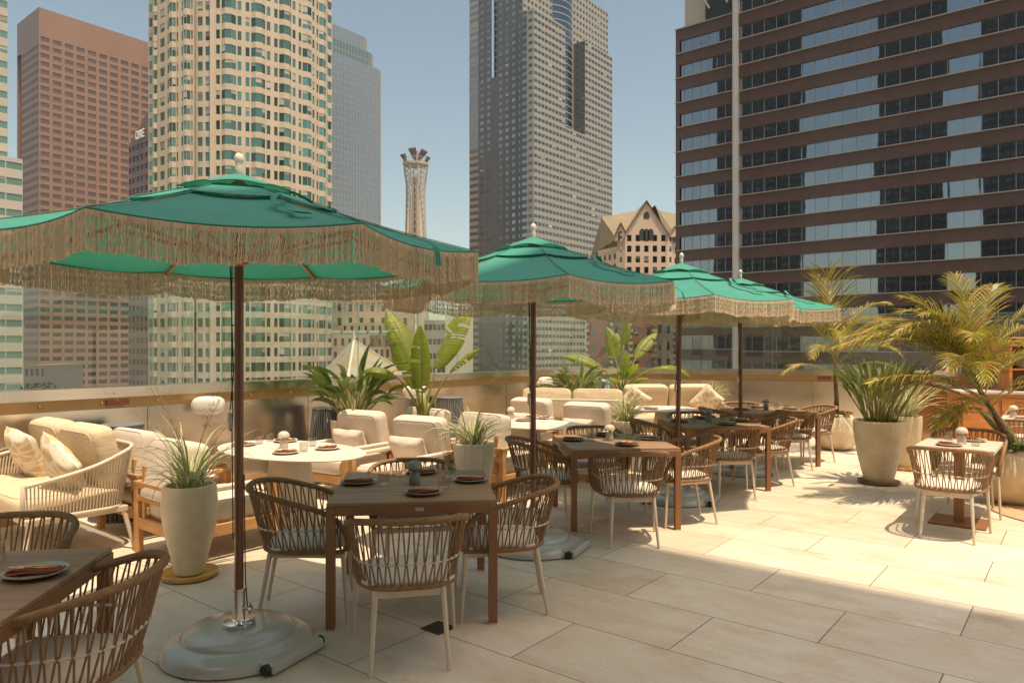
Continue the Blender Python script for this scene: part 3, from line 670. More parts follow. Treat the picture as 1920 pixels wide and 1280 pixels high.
ARM = [(-5.60, 3.03, 0, 'cream teak armchair behind the left planter, back to the camera', None),
 (-6.62, 3.15, 0, 'cream teak armchair beside the striped drum at the left wall', None),
 (-6.50, 5.15, 186, 'cream teak armchair left of the pair facing the camera beyond the near oval table', 1),
 (-5.48, 5.09, 186, 'cream teak armchair right of the pair facing the camera beyond the near oval table', 1),
 (-6.2, 6.36, 0, 'cream armchair back behind the tall banana plant stem', None),
 (-5.22, 6.28, 0, 'cream armchair with its back to the camera behind the fluted planter', None),
 (-6.22, 8.0, 184, 'cream teak armchair left of the far pair facing the camera', 1),
 (-5.15, 7.80, 184, 'cream teak armchair right of the far pair facing the camera', 1)]
for i, (a, b, f, l, pl_) in enumerate(ARM):
    p = AB(a, b); rz = -R(38.66) + R(f); place(arm, p, rz, l, AG)
    if pl_:
        q = p + Matrix.Rotation(rz, 3, 'Z') @ Vector((.02, -.08, .575))
        place(pill, q, 0, 'small cream lumbar pillow on the ' + l[6:].replace('teak ', '').replace(' facing the camera', '').replace('beyond the near oval table', 'behind the near oval table'), 'lumbar pillows', rot=Euler((R(68), 0, rz)))
def oval(a, b, label):
    t = thing('oval_table', label, 'table', AB(a, b), -R(38.66), 'white oval tables'); mb = MB(); n = 64; ex, ey = .87, .50
    def ring(k, z): return [(ex * k * math.cos(2 * PI * i / n), (ey * k if k == 1 else ey - (1 - k) * ex) * math.sin(2 * PI * i / n), z) for i in range(n)]
    rs = [ring(.86, .690), ring(.99, .708), ring(1, .713), ring(1, .718), ring(.995, .7215)]
    vs = sum(rs, []); fs = [(i + n * j, (i + 1) % n + n * j, (i + 1) % n + n * (j + 1), i + n * (j + 1)) for j in range(4) for i in range(n)] + [tuple(range(n))[::-1], tuple(range(4 * n, 5 * n))]
    mb.add(vs, fs); mb.build('tabletop', M['white'], t, True, 30)
    mb = MB(); mb.lathe([(.26, .0), (.27, .01), (.17, .69)], 40); mb.build('pedestal', M['plaster2'], t, True, 40); return t
oval(-5.62, 3.82, 'near white oval table with a conical pedestal, behind the first parasol pole')
oval(-5.35, 6.95, 'far white oval table seen behind the fluted planter')
def place_oval(items, h, desc):
    for i, (px, py, gx, gy) in enumerate(items):
        nm = ['left', 'back', 'front', 'right'][i]; p = G(px, py, h)
        place(platew, p, 0, 'white plate at the %s of %s' % (nm, desc), 'plates laid on the terrace tables')
        place(napkin, p + Vector((0, 0, .0125)), R(10 + 20 * i), 'terracotta napkin at the %s of %s' % (nm, desc), 'folded napkins on the plates')
        place(cut, p + Vector((0, 0, .030)), R(60 + 20 * i), 'brass cutlery at the %s of %s' % (nm, desc), 'cutlery on the napkins')
        if gx: place(glass, G(gx, gy, h), 0, 'clear tumbler at the %s of %s' % (nm, desc), 'tumblers on the terrace tables')
place_oval([(457, 835, 486, 832), (535, 828, 507, 826), (536, 850, 569, 846), (614, 842, 586, 836)], .722, 'the near oval table')
place(lampc, G(532, 840, .722), 0, 'cream mushroom lamp on the near oval table', 'mushroom lamps on the tables')
place_oval([(952, 782, 0, 0), (1000, 783, 0, 0), (982, 789, 0, 0), (1021, 785, 0, 0)], .722, 'the far oval table')
place(lampc, G(958, 785, .722), 0, 'cream mushroom lamp on the far oval table', 'mushroom lamps on the tables')

# ------------------------------------------------------------------ ivory rope sofas (face +Y), origin at floor centre
def make_sofa(label, loc, rz, w=1.6, cushm='cushy'):
    t = thing('rope_sofa', label, 'sofa', loc, rz, 'ivory rope sofas'); d = .86; hw = w / 2
    half = [(0, -d / 2, .84), (hw * .6, -d / 2, .84), (hw - .10, -d / 2 + .03, .835), (hw - .01, -d / 2 + .13, .80), (hw, -.1, .72), (hw, .15, .66), (hw - .01, d / 2 - .03, .62)]
    low = [(0, -d / 2 + .08, .36), (hw * .6, -d / 2 + .08, .36), (hw - .14, -d / 2 + .10, .36), (hw - .06, -d / 2 + .2, .36), (hw - .05, -.1, .36), (hw - .05, .15, .36), (hw - .05, d / 2 - .03, .36)]
    top = spline(full(half), 90); bt = spline(full(low), 90)
    mb = MB(); mb.tube(top, .017, 8); mb.tube(bt, .015, 8)
    for s in (-1, 1): mb.tube([(s * (hw - .01), d / 2 - .03, .63), (s * (hw - .05), d / 2 - .03, .34)], .018, 8)
    mb.build('rail', M['leg'], t, True)
    n = int(w * 75); mb = MB(); a = at_len(top, [.006 + .988 * i / n for i in range(n + 1)]); b = at_len(bt, [.006 + .988 * i / n for i in range(n + 1)])
    for i in range(n + 1): 
        j = min(n, i + 1); mb.tube([a[i], a[i].lerp(b[j], .5), b[j]], .0058, 5, cap=False)
    mb.build('rope_weave', M['ropew'], t, True)
    mb = MB()
    mb.box((0, 0, .335), (w - .14, d - .14, .045), bev=.005)
    mb.build('seat_frame', M['leg'], t)
    for sx in (-1, 1):
        for sy in (-1, 1):
            mb = MB(); mb.tube([(sx * (hw - .10), sy * (d / 2 - .10), .35), (sx * (hw - .05), sy * (d / 2 - .03), 0)], [.02, .014], 10); mb.build('leg', M['leg'], t, True, 40)
    mb = MB(); pebble(mb, (0, .04, .435), (w - .14, d - .10, .17), seed=3, ex=.2); mb.build('seat_cushion', M[cushm], t, True)
    for s in (-1, 1):
        mb = MB(); pebble(mb, (s * (w - .16) / 4, -.23, .745), ((w - .20) / 2, .52, .20), rx=R(76), seed=4 + s, ex=.25); mb.build('back_cushion', M[cushm], t, True)
    return t
patt = bpy.data.materials.new('leaf_print_fabric'); patt.use_nodes = True
def pattern(m):
    nt = m.node_tree; N = nt.nodes; L = nt.links; p = N['Principled BSDF']; tc = N.new('ShaderNodeTexCoord'); v = N.new('ShaderNodeTexVoronoi'); v.inputs['Scale'].default_value = 7; v.feature = 'DISTANCE_TO_EDGE'
    mp = N.new('ShaderNodeMapping'); mp.inputs['Scale'].default_value = (1, 2.2, 1); mp.inputs['Rotation'].default_value = (0, 0, .7); L.new(tc.outputs['Object'], mp.inputs[0]); L.new(mp.outputs[0], v.inputs['Vector'])
    r = N.new('ShaderNodeValToRGB'); r.color_ramp.interpolation = 'CONSTANT'; r.color_ramp.elements[0].color = (.70, .62, .49, 1); r.color_ramp.elements[1].position = .14; r.color_ramp.elements[1].color = (.60, .44, .24, 1)
    L.new(v.outputs['Distance'], r.inputs[0]); L.new(r.outputs[0], p.inputs['Base Color']); p.inputs['Roughness'].default_value = .95
pattern(patt)
mb = MB(); scatter(mb, .47, .47, .17, 8); tp = tag(mb.build('throw_pillow', patt, None, True), 'x', 'pillow')
def put_pillow(loc, rz, tilt, roll, label): place(tp, loc, 0, label, 'patterned throw pillows', rot=(Matrix.Rotation(rz, 3, 'Z') @ Matrix.Rotation(tilt, 3, 'X') @ Matrix.Rotation(roll, 3, 'Z')).to_euler())
s1c = Vector((-3.93, 6.05, 0)); s1r = R(141.34 + 0)
make_sofa('ivory rope two-seat sofa at the left edge with sand cushions', s1c, s1r, 1.62)
def loc_of(c, r, v): return c + Matrix.Rotation(r, 3, 'Z') @ Vector(v)
put_pillow(loc_of(s1c, s1r, (.42, .0, .70)), s1r, R(68), R(8), 'patterned cream throw pillow at the left end of the left sofa')
put_pillow(loc_of(s1c, s1r, (-.46, .02, .68)), s1r, R(66), R(38), 'patterned cream throw pillow leaning in the right corner of the left sofa')
make_sofa('ivory rope sofa seen from behind between the far armchairs and the corner plants', Vector((.98, 11.35, 0)), R(-14), 1.75, 'cushy')
s3c = Vector((2.72, 12.25, 0)); s3r = R(186)
make_sofa('ivory rope sofa at the far corner facing the camera with two tall cushions', s3c, s3r, 1.75)
put_pillow(loc_of(s3c, s3r, (-.62, -.02, .72)), s3r, R(72), R(40), 'pale throw pillow in the right corner of the far sofa')
put_pillow(loc_of(s3c, s3r, (.66, .0, .72)), s3r, R(72), R(35), 'patterned throw pillow in the left corner of the far sofa')
t = thing('round_table', 'low white round table before the far corner sofa', 'table', (2.3, 10.95, 0)); mb = MB(); mb.lathe([(.46, .69), (.50, .70), (.50, .715), (0, .72)], 48); mb.build('tabletop', M['white'], t, True, 30); mb = MB(); mb.lathe([(.2, 0), (.12, .69)], 24); mb.build('pedestal', M['plaster2'], t, True)
place(platew, (2.08, 10.75, .7205), 0, 'white plate on the round table before the far sofa'); place(napkin, (2.08, 10.75, .733), .2, 'terracotta napkin on the round table before the far sofa')

# ------------------------------------------------------------------ slatted drums, wall speakers
def drum(x, y, label, h=.9):
    t = thing('slatted_drum', label, 'lantern', (x, y, 0), 0, 'grey slatted drums along the wall'); mb = MB(); n = 44
    for k in range(n):
        a = 2 * PI * k / n; c, s_ = math.cos(a), math.sin(a); p = Vector((c * .285, s_ * .285, .0)); q = Vector((c * .185, s_ * .185, h - .02)); d = (q - p).normalized()
        tg = Vector((-s_, c, 0)); n_ = Vector((c, s_, 0)); w = .011
        vs = [p - tg * w - n_ * .012, p + tg * w - n_ * .012, p + tg * w + n_ * .006, p - tg * w + n_ * .006]; w = .0075; vs += [q - tg * w - n_ * .012, q + tg * w - n_ * .012, q + tg * w + n_ * .006, q - tg * w + n_ * .006]
        mb.add(vs, [(0, 1, 5, 4), (1, 2, 6, 5), (2, 3, 7, 6), (3, 0, 4, 7)])
    mb.build('slat_shell', M['drum'], t)
    mb = MB(); mb.lathe([(.19, h - .018), (.195, h - .01), (.19, h), (.0, h + .002)], 32); mb.build('lid', M['drum'], t, True, 40)
    mb = MB(); mb.lathe([(.262, .005), (.165, h - .03)], 32); mb.build('inner_liner', M['stone'], t, True)
    return t
drum(-3.78, 6.98, 'grey slatted drum behind the left sofa'); drum(-2.27, 8.9, 'grey slatted drum beside the dark leaved plant'); drum(-.93, 10.75, 'grey slatted drum right of the tall banana plant'); 
t = thing('steel_bin', 'shiny steel drum between the far corner plants', 'bin', (1.5, 12.35, 0)); mb = MB(); mb.lathe([(.2, 0), (.2, 1.05), (.17, 1.10), (0, 1.11)], 32); mb.build('drum', M['chrome'], t, True, 40); mb = MB(); mb.lathe([(.205, .9), (.207, .91), (.205, .92)], 32, cap=False); mb.build('rim', M['steel'], t, True)
def speaker(px, label, w=.34, hh=.2, yaw=0):
    k = (px - 960) / F; t_ = (T0.x - k * T0.y) / (BD.x - k * BD.y); p = T0 - BD * t_; n = Vector((BD.y, -BD.x)); q = p + n * .15
    t = thing('wall_speaker', label, 'speaker', (q.x, q.y, 1.0), R(51.34) + yaw, 'white wall speakers'); mb = MB(); vs = []
    mb.pillow((0, 0, 0), (w, .2, hh), ex=.55, n=10); mb.build('housing', M['spk'], t, True)
    mb = MB(); mb.bar((-.10, .02, -.0), (-.18, .13, 0), .03, .05); mb.tube([(-.175, .0, 0), (-.15, 0, 0)], .035, 12); mb.build('bracket', M['spk'], t)
speaker(378, 'white oval speaker on the wall beside the first parasol pole', yaw=-R(45)); speaker(765, 'white oval speaker on the wall behind the banana plant', yaw=-R(40)); speaker(1010, 'white speaker on the wall behind the second parasol pole', w=.26, hh=.22, yaw=R(-20))
t = thing('jute_rug', 'round woven jute rug cut off at the right edge', 'rug', (5.72, 7.0, 0)); mb = MB(); prof = []
for k in range(46): prof.append((.02 * k + .01, .006 + (.006 if k % 2 else 0)))
prof = [(.92, .001), (.93, .008)] + prof[::-1]; mb.lathe(prof, 72); mb.build('weave', M['rug'], t, True)
mb = MB(); q = G(822, 1176, .003); mb.box((q.x, q.y, .0035), (.15, .15, .004), -R(38.66))
dr = tag(mb.build('floor_drain', mat('drain_metal', (.10, .085, .06), .4, metal=.6), None), 'small square metal floor drain under the near chair', 'drain')
mb = MB()
for i in range(7):
    for j in range(7): 
        c = AB(0, 0) + Vector((q.x, q.y, .0062)) + Matrix.Rotation(-R(38.66), 3, 'Z') @ Vector((-.06 + .02 * i, -.06 + .02 * j, 0)); mb.box(c, (.011, .011, .0012), -R(38.66))
mb.build('grate_holes', M['black'], dr)

# ------------------------------------------------------------------ cabinet at the right
cb = thing('service_cabinet', 'orange wood service cabinet with open shelves behind the right palm', 'cabinet', (7.52, 11.35, 0), -R(12))
mb = MB(); mb.box((.6, 0, .47), (2.2, .55, .90), bev=.004); mb.build('carcass', M['cab'], cb)
mb = MB(); mb.box((.6, -.01, .943), (2.26, .62, .04), bev=.004); mb.build('countertop', M['stone'], cb)
for k in range(4):
    mb = MB(); mb.box((-.23 + .54 * k, -.283, .36), (.50, .018, .52), bev=.003); mb.build('door', M['cab'], cb)
    mb = MB(); mb.box((-.23 + .54 * k, -.283, .75), (.50, .018, .2), bev=.003); w = mb.build('drawer', M['cab'], cb); mb = MB(); mb.box((-.23 + .54 * k, -.302, .79), (.12, .018, .012)); mb.build('handle', M['tblmetal'], w)
mb = MB(); mb.box((.22, .0, 1.31), (.04, .42, .69)); mb.box((1.68, .0, 1.31), (.04, .42, .69)); mb.box((.95, .05, 1.68), (1.56, .48, .045)); mb.box((.95, .0, 1.30), (1.41, .40, .025)); mb.build('shelf', M['cab'], cb)
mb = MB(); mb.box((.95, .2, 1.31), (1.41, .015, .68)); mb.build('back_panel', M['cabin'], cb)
mb = MB()
for k in range(12): mb.tube([(.26 + .125 * k, -.14, 1.703), (.26 + .125 * k, -.14, 1.78)], .008, 6)
mb.tube([(.2, -.14, 1.785), (1.7, -.14, 1.785)], .011, 6); mb.build('top_railing', M['cab'], cb)
def stack(v, n, r, label):
    mb = MB(); prof = [(0, 0)]
    for k in range(n): prof += [(r * .7, .014 * k), (r, .014 * k + .008), (r, .014 * k + .012), (r * .72, .014 * k + .013)]
    prof += [(0, .014 * n)]; mb.lathe(prof, 28); o = mb.build('bowl_stack', M['platew'], None, True, 30); o.location = cb.location + Matrix.Rotation(-R(12), 3, 'Z') @ Vector(v); tag(o, label, 'bowls', 'stacks of dishes in the cabinet')
stack((.52, -.02, 1.314), 9, .15, 'stack of pale bowls on the cabinet upper shelf at the left'); stack((.92, -.02, 1.314), 9, .15, 'stack of pale bowls on the cabinet upper shelf at the right'); stack((.60, -.02, .965), 2, .17, 'flat pale plates on the cabinet counter')

# ------------------------------------------------------------------ plants
rp = random.Random(21)
def arc(base, az, el, L_, droop, n, pw=1.4):
    p = Vector(base); out = [p.copy()]; d0 = Vector((math.cos(az), math.sin(az), 0))
    for i in range(n):
        e = el - droop * ((i + .5) / n) ** pw; p = p + (d0 * math.cos(e) + Vector((0, 0, math.sin(e)))) * (L_ / n); out.append(p.copy())
    return out
def blade(mb, pts, wf, fold=.25, twist=0, mi=0, mi2=None, side0=None):
    n = len(pts); vs = []; cols = 5 if mi2 is not None else 3
    for i, p in enumerate(pts):
        t = (pts[min(i + 1, n - 1)] - pts[max(0, i - 1)]).normalized(); s = t.cross(Vector((0, 0, 1))) if side0 is None else side0 - t * side0.dot(t)
        if s.length < .05: s = t.orthogonal()
        s.normalize(); u = s.cross(t); tw_ = twist * i / n; s, u = s * math.cos(tw_) + u * math.sin(tw_), u * math.cos(tw_) - s * math.sin(tw_)
        w = wf(i / (n - 1)) / 2
        if cols == 3: vs += [p - s * w + u * w * fold * 2, p, p + s * w + u * w * fold * 2]
        else: vs += [p - s * w + u * w * fold * 2, p - s * w * .42 + u * w * fold, p, p + s * w * .42 + u * w * fold, p + s * w + u * w * fold * 2]
    for i in range(n - 1):
        for j in range(cols - 1):
            a = i * cols + j; mb.add([], []); mb.f.append(tuple(x + len(mb.v) for x in (a, a + 1, a + cols + 1, a + cols))); mb.m.append(mi if (mi2 is None or j in (1, 2)) else mi2)
    mb.v += [tuple(v) for v in vs]
def grass_plant(loc, label, n=95, L_=(.28, .58), w=.016, r=.10, up=.0, group='variegated grassy plants in tall pots', stems=0):
    t = thing('variegated_grass_plant', label, 'plant', loc, 0, group); mb = MB()
    for i in range(n):
        az = rp.uniform(0, 2 * PI); q = rp.uniform(0, r); l = rp.uniform(*L_); el = R(rp.uniform(45, 88)) ; b = (q * math.cos(az), q * math.sin(az), 0)
        blade(mb, arc(b, az + rp.uniform(-.4, .4), el, l, R(rp.uniform(50, 125)) * (1 - up), 7), lambda u: w * (1 - u ** 2.2) * (.6 + .4 * min(1, u * 4)) + .001, .3, rp.uniform(-.6, .6), 0, 1)
    mb.build('leaf_tuft', [M['greenc'], M['creamc']], t)
    mb = MB(); mb.lathe([(.0, -.03), (.15, -.035), (.15, -.07)], 20, cap=False); mb.build('soil', M['soil'], t)
    if stems:
        mb = MB()
        for i in range(stems):
            az = rp.choice([rp.uniform(2.6, 3.6), rp.uniform(-.5, .6)]); pts = arc((0, 0, 0), az, R(rp.uniform(66, 84)), rp.uniform(.7, .98), R(rp.uniform(5, 40)), 10); mb.tube(pts, [.0022 - .00014 * k for k in range(11)], 4)
            for k in range(16):
                p = pts[5 + k % 6]; q = p + Vector((rp.uniform(-.05, .05), rp.uniform(-.05, .05), rp.uniform(-.01, .05))); mb.tube([p, q], .0008, 3); mb.tube([q, q + Vector((0, 0, .006)), q + Vector((0, 0, .012))], [.001, .0035, .001], 4)
        mb.build('seed_stem', M['dry'], t)
    return t
def leaf_w(W_): return lambda u: W_ * (math.sin(PI * min(1, u * .98 + .02) ** .75)) + .002
def bird_plant(loc, label, n, hh, m, lw=.11, ll=(.30, .46), r=.12, spread=1.0, name='bird_of_paradise_plant', nst=1.0):
    t = thing(name, label, 'plant', loc); mb = MB(); ms = MB()
    for i in range(n):
        az = rp.uniform(0, 2 * PI); el = R(rp.uniform(58, 88)) * (1 if spread <= 1 else .92); q = rp.uniform(0, r); b = (q * math.cos(az), q * math.sin(az), -.02); l = rp.uniform(.45, 1.0) * hh
        st = arc(b, az, el, l, R(rp.uniform(5, 30)) * spread, 6); ms.tube(st, [.009 - .0008 * k for k in range(7)], 5)
        d = (st[-1] - st[-2]).normalized(); e2 = math.asin(max(-1, min(1, d.z))); lf = arc(st[-1], az + rp.uniform(-.5, .5), e2 - R(rp.uniform(-5, 25)) * spread, rp.uniform(*ll), R(rp.uniform(5, 60)) * min(1, spread * 1.3), 8)
        blade(mb, lf, leaf_w(lw * rp.uniform(.75, 1.15)), rp.uniform(.3, .75), rp.uniform(-1.2, 1.2))
    mb.build('leaf_cluster', m, t); ms.build('stem_cluster', M['stem'], t, True)
    mb = MB(); mb.lathe([(.0, -.03), (.15, -.035), (.15, -.07)], 20, cap=False); mb.build('soil', M['soil'], t); return t
def banana_leaf(t, base, az, el, pl, bl, bw, droop, roll, tear, seed, fold=.35):
    rr = random.Random(seed); st = arc(base, az, el, pl, droop * .35, 9); mb = MB(); mb.tube(st, [.020 - .0013 * k for k in range(10)], 7)
    d = (st[-1] - st[-2]).normalized(); e2 = math.asin(max(-1, min(1, d.z))); rib = arc(st[-1], az, e2, bl, droop * .9, 40, 1.2); mb.tube(rib, [.0075 * (1 - k / 44) for k in range(41)], 5); o = mb.build('leaf_stalk', M['stem'], t, True)
    mb = MB(); n = 40; bw *= 1.3; fold *= .5
    for sd in (-1, 1):
        off_ = 0; prev = None
        for i in range(n + 1):
            u = i / n; tt = (rib[min(i + 1, n)] - rib[max(0, i - 1)]).normalized(); s = tt.cross(Vector((0, 0, 1))).normalized(); up = s.cross(tt); s2 = (s * math.cos(roll) + up * math.sin(roll)) ; u2 = (up * math.cos(roll) - s * math.sin(roll))
            w = bw / 2 * math.sin(PI * min(1, .04 + .95 * u) ** .8) ** .7; row = []
            torn = rr.random() < tear
            if torn: off_ = rr.uniform(-.5, .25); prev = None
            for j in range(6):
                v = j / 5; ang = fold * (1 - .9 * v) + off_ * v - .35 * v * v
                row.append(rib[i] + s2 * sd * w * v * math.cos(ang) + u2 * w * v * math.sin(ang + .0) + tt * w * .28 * v + u2 * (.0022 * (i % 2)) * min(1, v * 3))
            if prev is not None:
                o_ = len(mb.v); mb.v += [tuple(x) for x in prev + row]
                for j in range(5): mb.f.append((o_ + j, o_ + j + 1, o_ + 6 + j + 1, o_ + 6 + j)); mb.m.append(0)
            elif i < n and torn:
                pass
            prev = row
    return mb.build('leaf', M['leafb'], t)
def frond(t, base, az, el, L_, droop, ll, n=27, seed=0, dry=.12, lw=.018, mi=0, roll=0, rise=.35, name='frond'):
    rr = random.Random(seed); rach = arc(base, az, el, L_, droop, 30, 1.5); mb = MB(); mb.tube(rach, [.009 * (1 - k / 34) for k in range(31)], 5, mi=2)
    for i in range(n):
        u = .22 + .78 * (i + .5) / n; p = at_i(rach, u); tt = (at_i(rach, min(1, u + .03)) - at_i(rach, u - .03)).normalized(); s = tt.cross(Vector((0, 0, 1)))
        if s.length < .05: s = Vector((-math.sin(az), math.cos(az), 0))
        s.normalize(); up = s.cross(tt); l = ll * (math.sin(PI * min(1, .12 + .86 * (u - .22) / .78)) ** .6) * rr.uniform(.85, 1.08)
        for sd in (-1, 1):
            a = R(48 - 20 * u + rr.uniform(-6, 6)); ca, sa = math.cos(roll * sd), math.sin(roll * sd); sv = s * sd; dr = tt * math.cos(a) + (sv * math.cos(rise) + up * math.sin(rise)) * math.sin(a); dr.normalize(); q = p.copy(); pts = [q.copy()]; g = rr.uniform(.25, .8)
            for k in range(5):
                dr = (dr + Vector((0, 0, -1)) * g * .12 * (k + .5)).normalized(); q = q + dr * l / 5; pts.append(q.copy())
            isdry = rr.random() < dry * (.4 + 1.6 * u)
            blade(mb, pts, lambda x: lw * (1 - x ** 2.5) * (.55 + .45 * min(1, x * 3)) + .0008, .3, 0, 1 if isdry else 0, side0=tt)
    return mb.build(name, [M['palm'], M['palmy'], M['stem']], t)
def at_i(pts, u):
    k = max(0, min(1, u)) * (len(pts) - 1); i = min(int(k), len(pts) - 2); return pts[i].lerp(pts[i + 1], k - i)
def planter(loc, prof, label, m='plaster', flute=0, nf=0, saucer=None, n=56, name='tall_planter', group='glazed planters on the terrace'):
    z0 = .032 if saucer else 0; t = thing(name, label, 'planter', (loc[0], loc[1], z0), 0, group); mb = MB(); ri, zi = prof[-1]
    outerp = spline([(r, 0, z) for r, z in prof], 22); body = [(0, .0)] + [(max(.01, p.x), p.z) for p in outerp] + [(ri - .006, zi + .010), (ri - .022, zi + .008), (ri - .028, zi - .01), (ri - .032, zi - .07)]
    mb.lathe(body, n, flute=flute, nf=nf, cap=False); mb.build('body', M[m], t, True, 55); mb = MB(); mb.lathe([(ri - .031, zi - .05), (.0, zi - .045)], 28, cap=False); mb.build('soil', M['soil'], t)
    if saucer:
        r, c = saucer; mb = MB(); mb.lathe([(0, 0), (r * .9, 0), (r, .012), (r + .006, .038), (r - .004, .042), (r - .018, .030), (r - .03, .024), (0, .024)], 44); s = mb.build('plant_saucer', M[c], None, True, 40); s.location = (loc[0], loc[1], .001); tag(s, 'round %s saucer under the %s' % ('ochre' if c == 'saucery' else 'brown', label), 'saucer')
    return zi + z0
z = planter((-2.31, 5.16), [(.10, 0), (.115, .08), (.168, .30), (.188, .45), (.185, .56), (.178, .62)], 'cream egg shaped planter left of the first parasol pole', saucer=(.19, 'saucery'))
grass_plant((-2.31, 5.16, z - .02), 'variegated grassy plant in the cream planter left of the first parasol pole', 72, (.34, .66), stems=8)
z = planter((-.39, 7.38), [(.12, 0), (.14, .1), (.182, .38), (.206, .58), (.21, .66)], 'fluted pale planter between the shaded table and the far oval table', 'plaster2', .035, 22)
grass_plant((-.39, 7.38, z - .02), 'variegated grassy plant in the fluted planter', 85, (.30, .58), stems=5)
z = planter((1.52, 9.6), [(.11, 0), (.13, .1), (.172, .40), (.198, .60), (.20, .66)], 'pale planter behind the second table', 'plaster2', .02, 22)
grass_plant((1.52, 9.6, z - .02), 'variegated grassy plant behind the second table, before the rope sofa', 85, (.32, .62))
z = planter((4.43, 8.7), [(.155, 0), (.18, .08), (.245, .36), (.278, .60), (.285, .72)], 'big tapered cream planter in the open floor at the right', saucer=(.23, 'saucerb'))
bird_plant((4.43, 8.7, z - .02), 'dense grey green bird of paradise in the big tapered planter at the right', 84, .60, M['sage'], lw=.05, ll=(.22, .40), r=.17, spread=.45)
z = planter((5.29, 9.7), [(.12, 0), (.14, .08), (.19, .36), (.21, .58), (.21, .68)], 'smaller cream planter behind the big tapered one', saucer=(.19, 'saucery'))
grass_plant((5.29, 9.7, z - .02), 'spiky variegated plant behind the big tapered planter', 60, (.5, .95), .022, up=.35)
z = planter((5.22, 11.6), [(.17, 0), (.26, .06), (.355, .24), (.362, .36), (.31, .50), (.25, .57)], 'round bulbous planter holding the farther palm', name='round_planter')
def palm(loc, label, spec, th, tr=.035, nt=1, off=(0, 0)):
    t = thing('potted_palm', label, 'palm', loc, 0, 'palms in round planters')
    for k in range(nt):
        a = rp.uniform(0, 6); o = Vector((.07 * k * math.cos(a), .07 * k * math.sin(a), -.03)); h_ = th * (1 - .18 * k); mb = MB(); mb.tube([o, o + Vector((.01 + off[0] * .15, off[1] * .15, h_ * .3)), o + Vector((-.01 + off[0] * .55, off[1] * .55, h_ * .65)), o + Vector((off[0], off[1], h_))], [tr * 1.25, tr, tr * .9, tr * .6], 10); mb.build('trunk', M['trunk'] if k == 0 else M['stem'], t, True)
    for i, (az, el, L_, dr, ll, bz) in enumerate(spec): frond(t, (rp.uniform(-.02, .02) + off[0] * bz, rp.uniform(-.02, .02) + off[1] * bz, bz * th), R(az), R(el), L_, R(dr), ll, seed=i * 7 + int(loc[0] * 10), dry=.08)
    return t
def ground_cover(loc, label, r, m1, m2, n=240, hh=.1):
    mb = MB()
    for i in range(n):
        a = rp.uniform(0, 6.28); q = r * math.sqrt(rp.random()); b = (q * math.cos(a), q * math.sin(a), rp.uniform(0, hh) * (1 - .4 * q / r))
        for k in range(5): blade(mb, arc(b, 1.256 * k + a, R(rp.uniform(10, 60)), .045, R(30), 3), leaf_w(.026), .2, 0, 1 if (math.cos(a) > .1 and rp.random() < .8) else 0)
    o = mb.build('succulent_cover', [m1, m2], None); o.location = loc; return tag(o, label, 'plant')
palm((5.22, 11.6, z - .03), 'farther palm with arching fronds in the round planter before the far wall',
     [(195, 62, 1.35, 95, .34, .95), (165, 70, 1.5, 85, .36, 1), (-20, 60, 1.4, 95, .34, .95), (20, 68, 1.5, 80, .36, 1), (250, 60, 1.2, 110, .32, .9), (290, 66, 1.3, 100, .34, .95), (-140, 76, 1.35, 6, .78, 1), (118, 78, 1.3, 12, .5, 1), (75, 66, 1.4, 70, .36, 1), (200, 32, 1.15, 70, .26, .6), (-30, 40, 1.1, 90, .28, .6), (225, 50, 1.1, 105, .30, .8), (320, 50, 1.1, 100, .30, .8)], 1.0)
ground_cover((5.22, 11.6, z - .05), 'green and orange succulents round the farther palm trunk', .27, M['leafd'], M['orange'])
z = planter((5.27, 7.62), [(.16, 0), (.24, .06), (.33, .24), (.345, .36), (.30, .50), (.25, .58)], 'round bulbous planter cut by the right edge behind the small pale table', name='round_planter')
palm((5.27, 7.62, z - .03), 'big bushy palm at the right edge behind the small pale table',
     [(184, 40, 1.75, 62, .40, .9), (193, 24, 1.5, 42, .38, .75), (205, 20, 1.0, 60, .34, .5), (165, 30, 1.2, 50, .36, .6), (150, 34, 1.1, 60, .36, .7), (222, 48, 1.15, 90, .34, .9), (235, 60, 1.2, 90, .36, 1), (192, 70, 1.3, 80, .38, 1), (100, 55, 1.2, 60, .38, .9), (30, 50, 1.1, 70, .36, .8), (350, 40, 1.1, 70, .36, .7), (175, 74, 1.25, 60, .38, 1), (178, 55, 1.6, 92, .40, .85), (200, 62, 1.5, 96, .38, .95), (165, 52, 1.6, 78, .38, .9), (182, 48, 1.7, 84, .40, .95), (172, 58, 1.45, 88, .38, 1), (196, 56, 1.4, 95, .36, 1), (155, 66, 1.15, 80, .36, 1), (120, 64, 1.05, 80, .36, 1), (205, 72, 1.25, 85, .36, 1), (60, 70, 1.3, 60, .36, 1), (20, 60, 1.3, 80, .36, 1), (-10, 50, 1.2, 95, .34, .9), (240, 50, 1.1, 105, .32, .85), (-60, 48, 1.1, 110, .34, .6),
      (270, 66, 1.0, 100, .32, .95), (300, 60, 1.0, 100, .32, .9), (85, 80, 1.3, 30, .38, 1), (45, 76, 1.35, 50, .38, 1), (135, 58, 1.3, 90, .34, .9), (175, 40, 1.2, 95, .32, .7), (212, 40, .95, 115, .26, .5), (345, 72, 1.3, 60, .36, 1)], .72, .035, 3, (-.30, .08))
ground_cover((5.27, 7.62, z - .05), 'green creeping plants round the big palm trunk', .27, M['leafd'], M['greenc'])
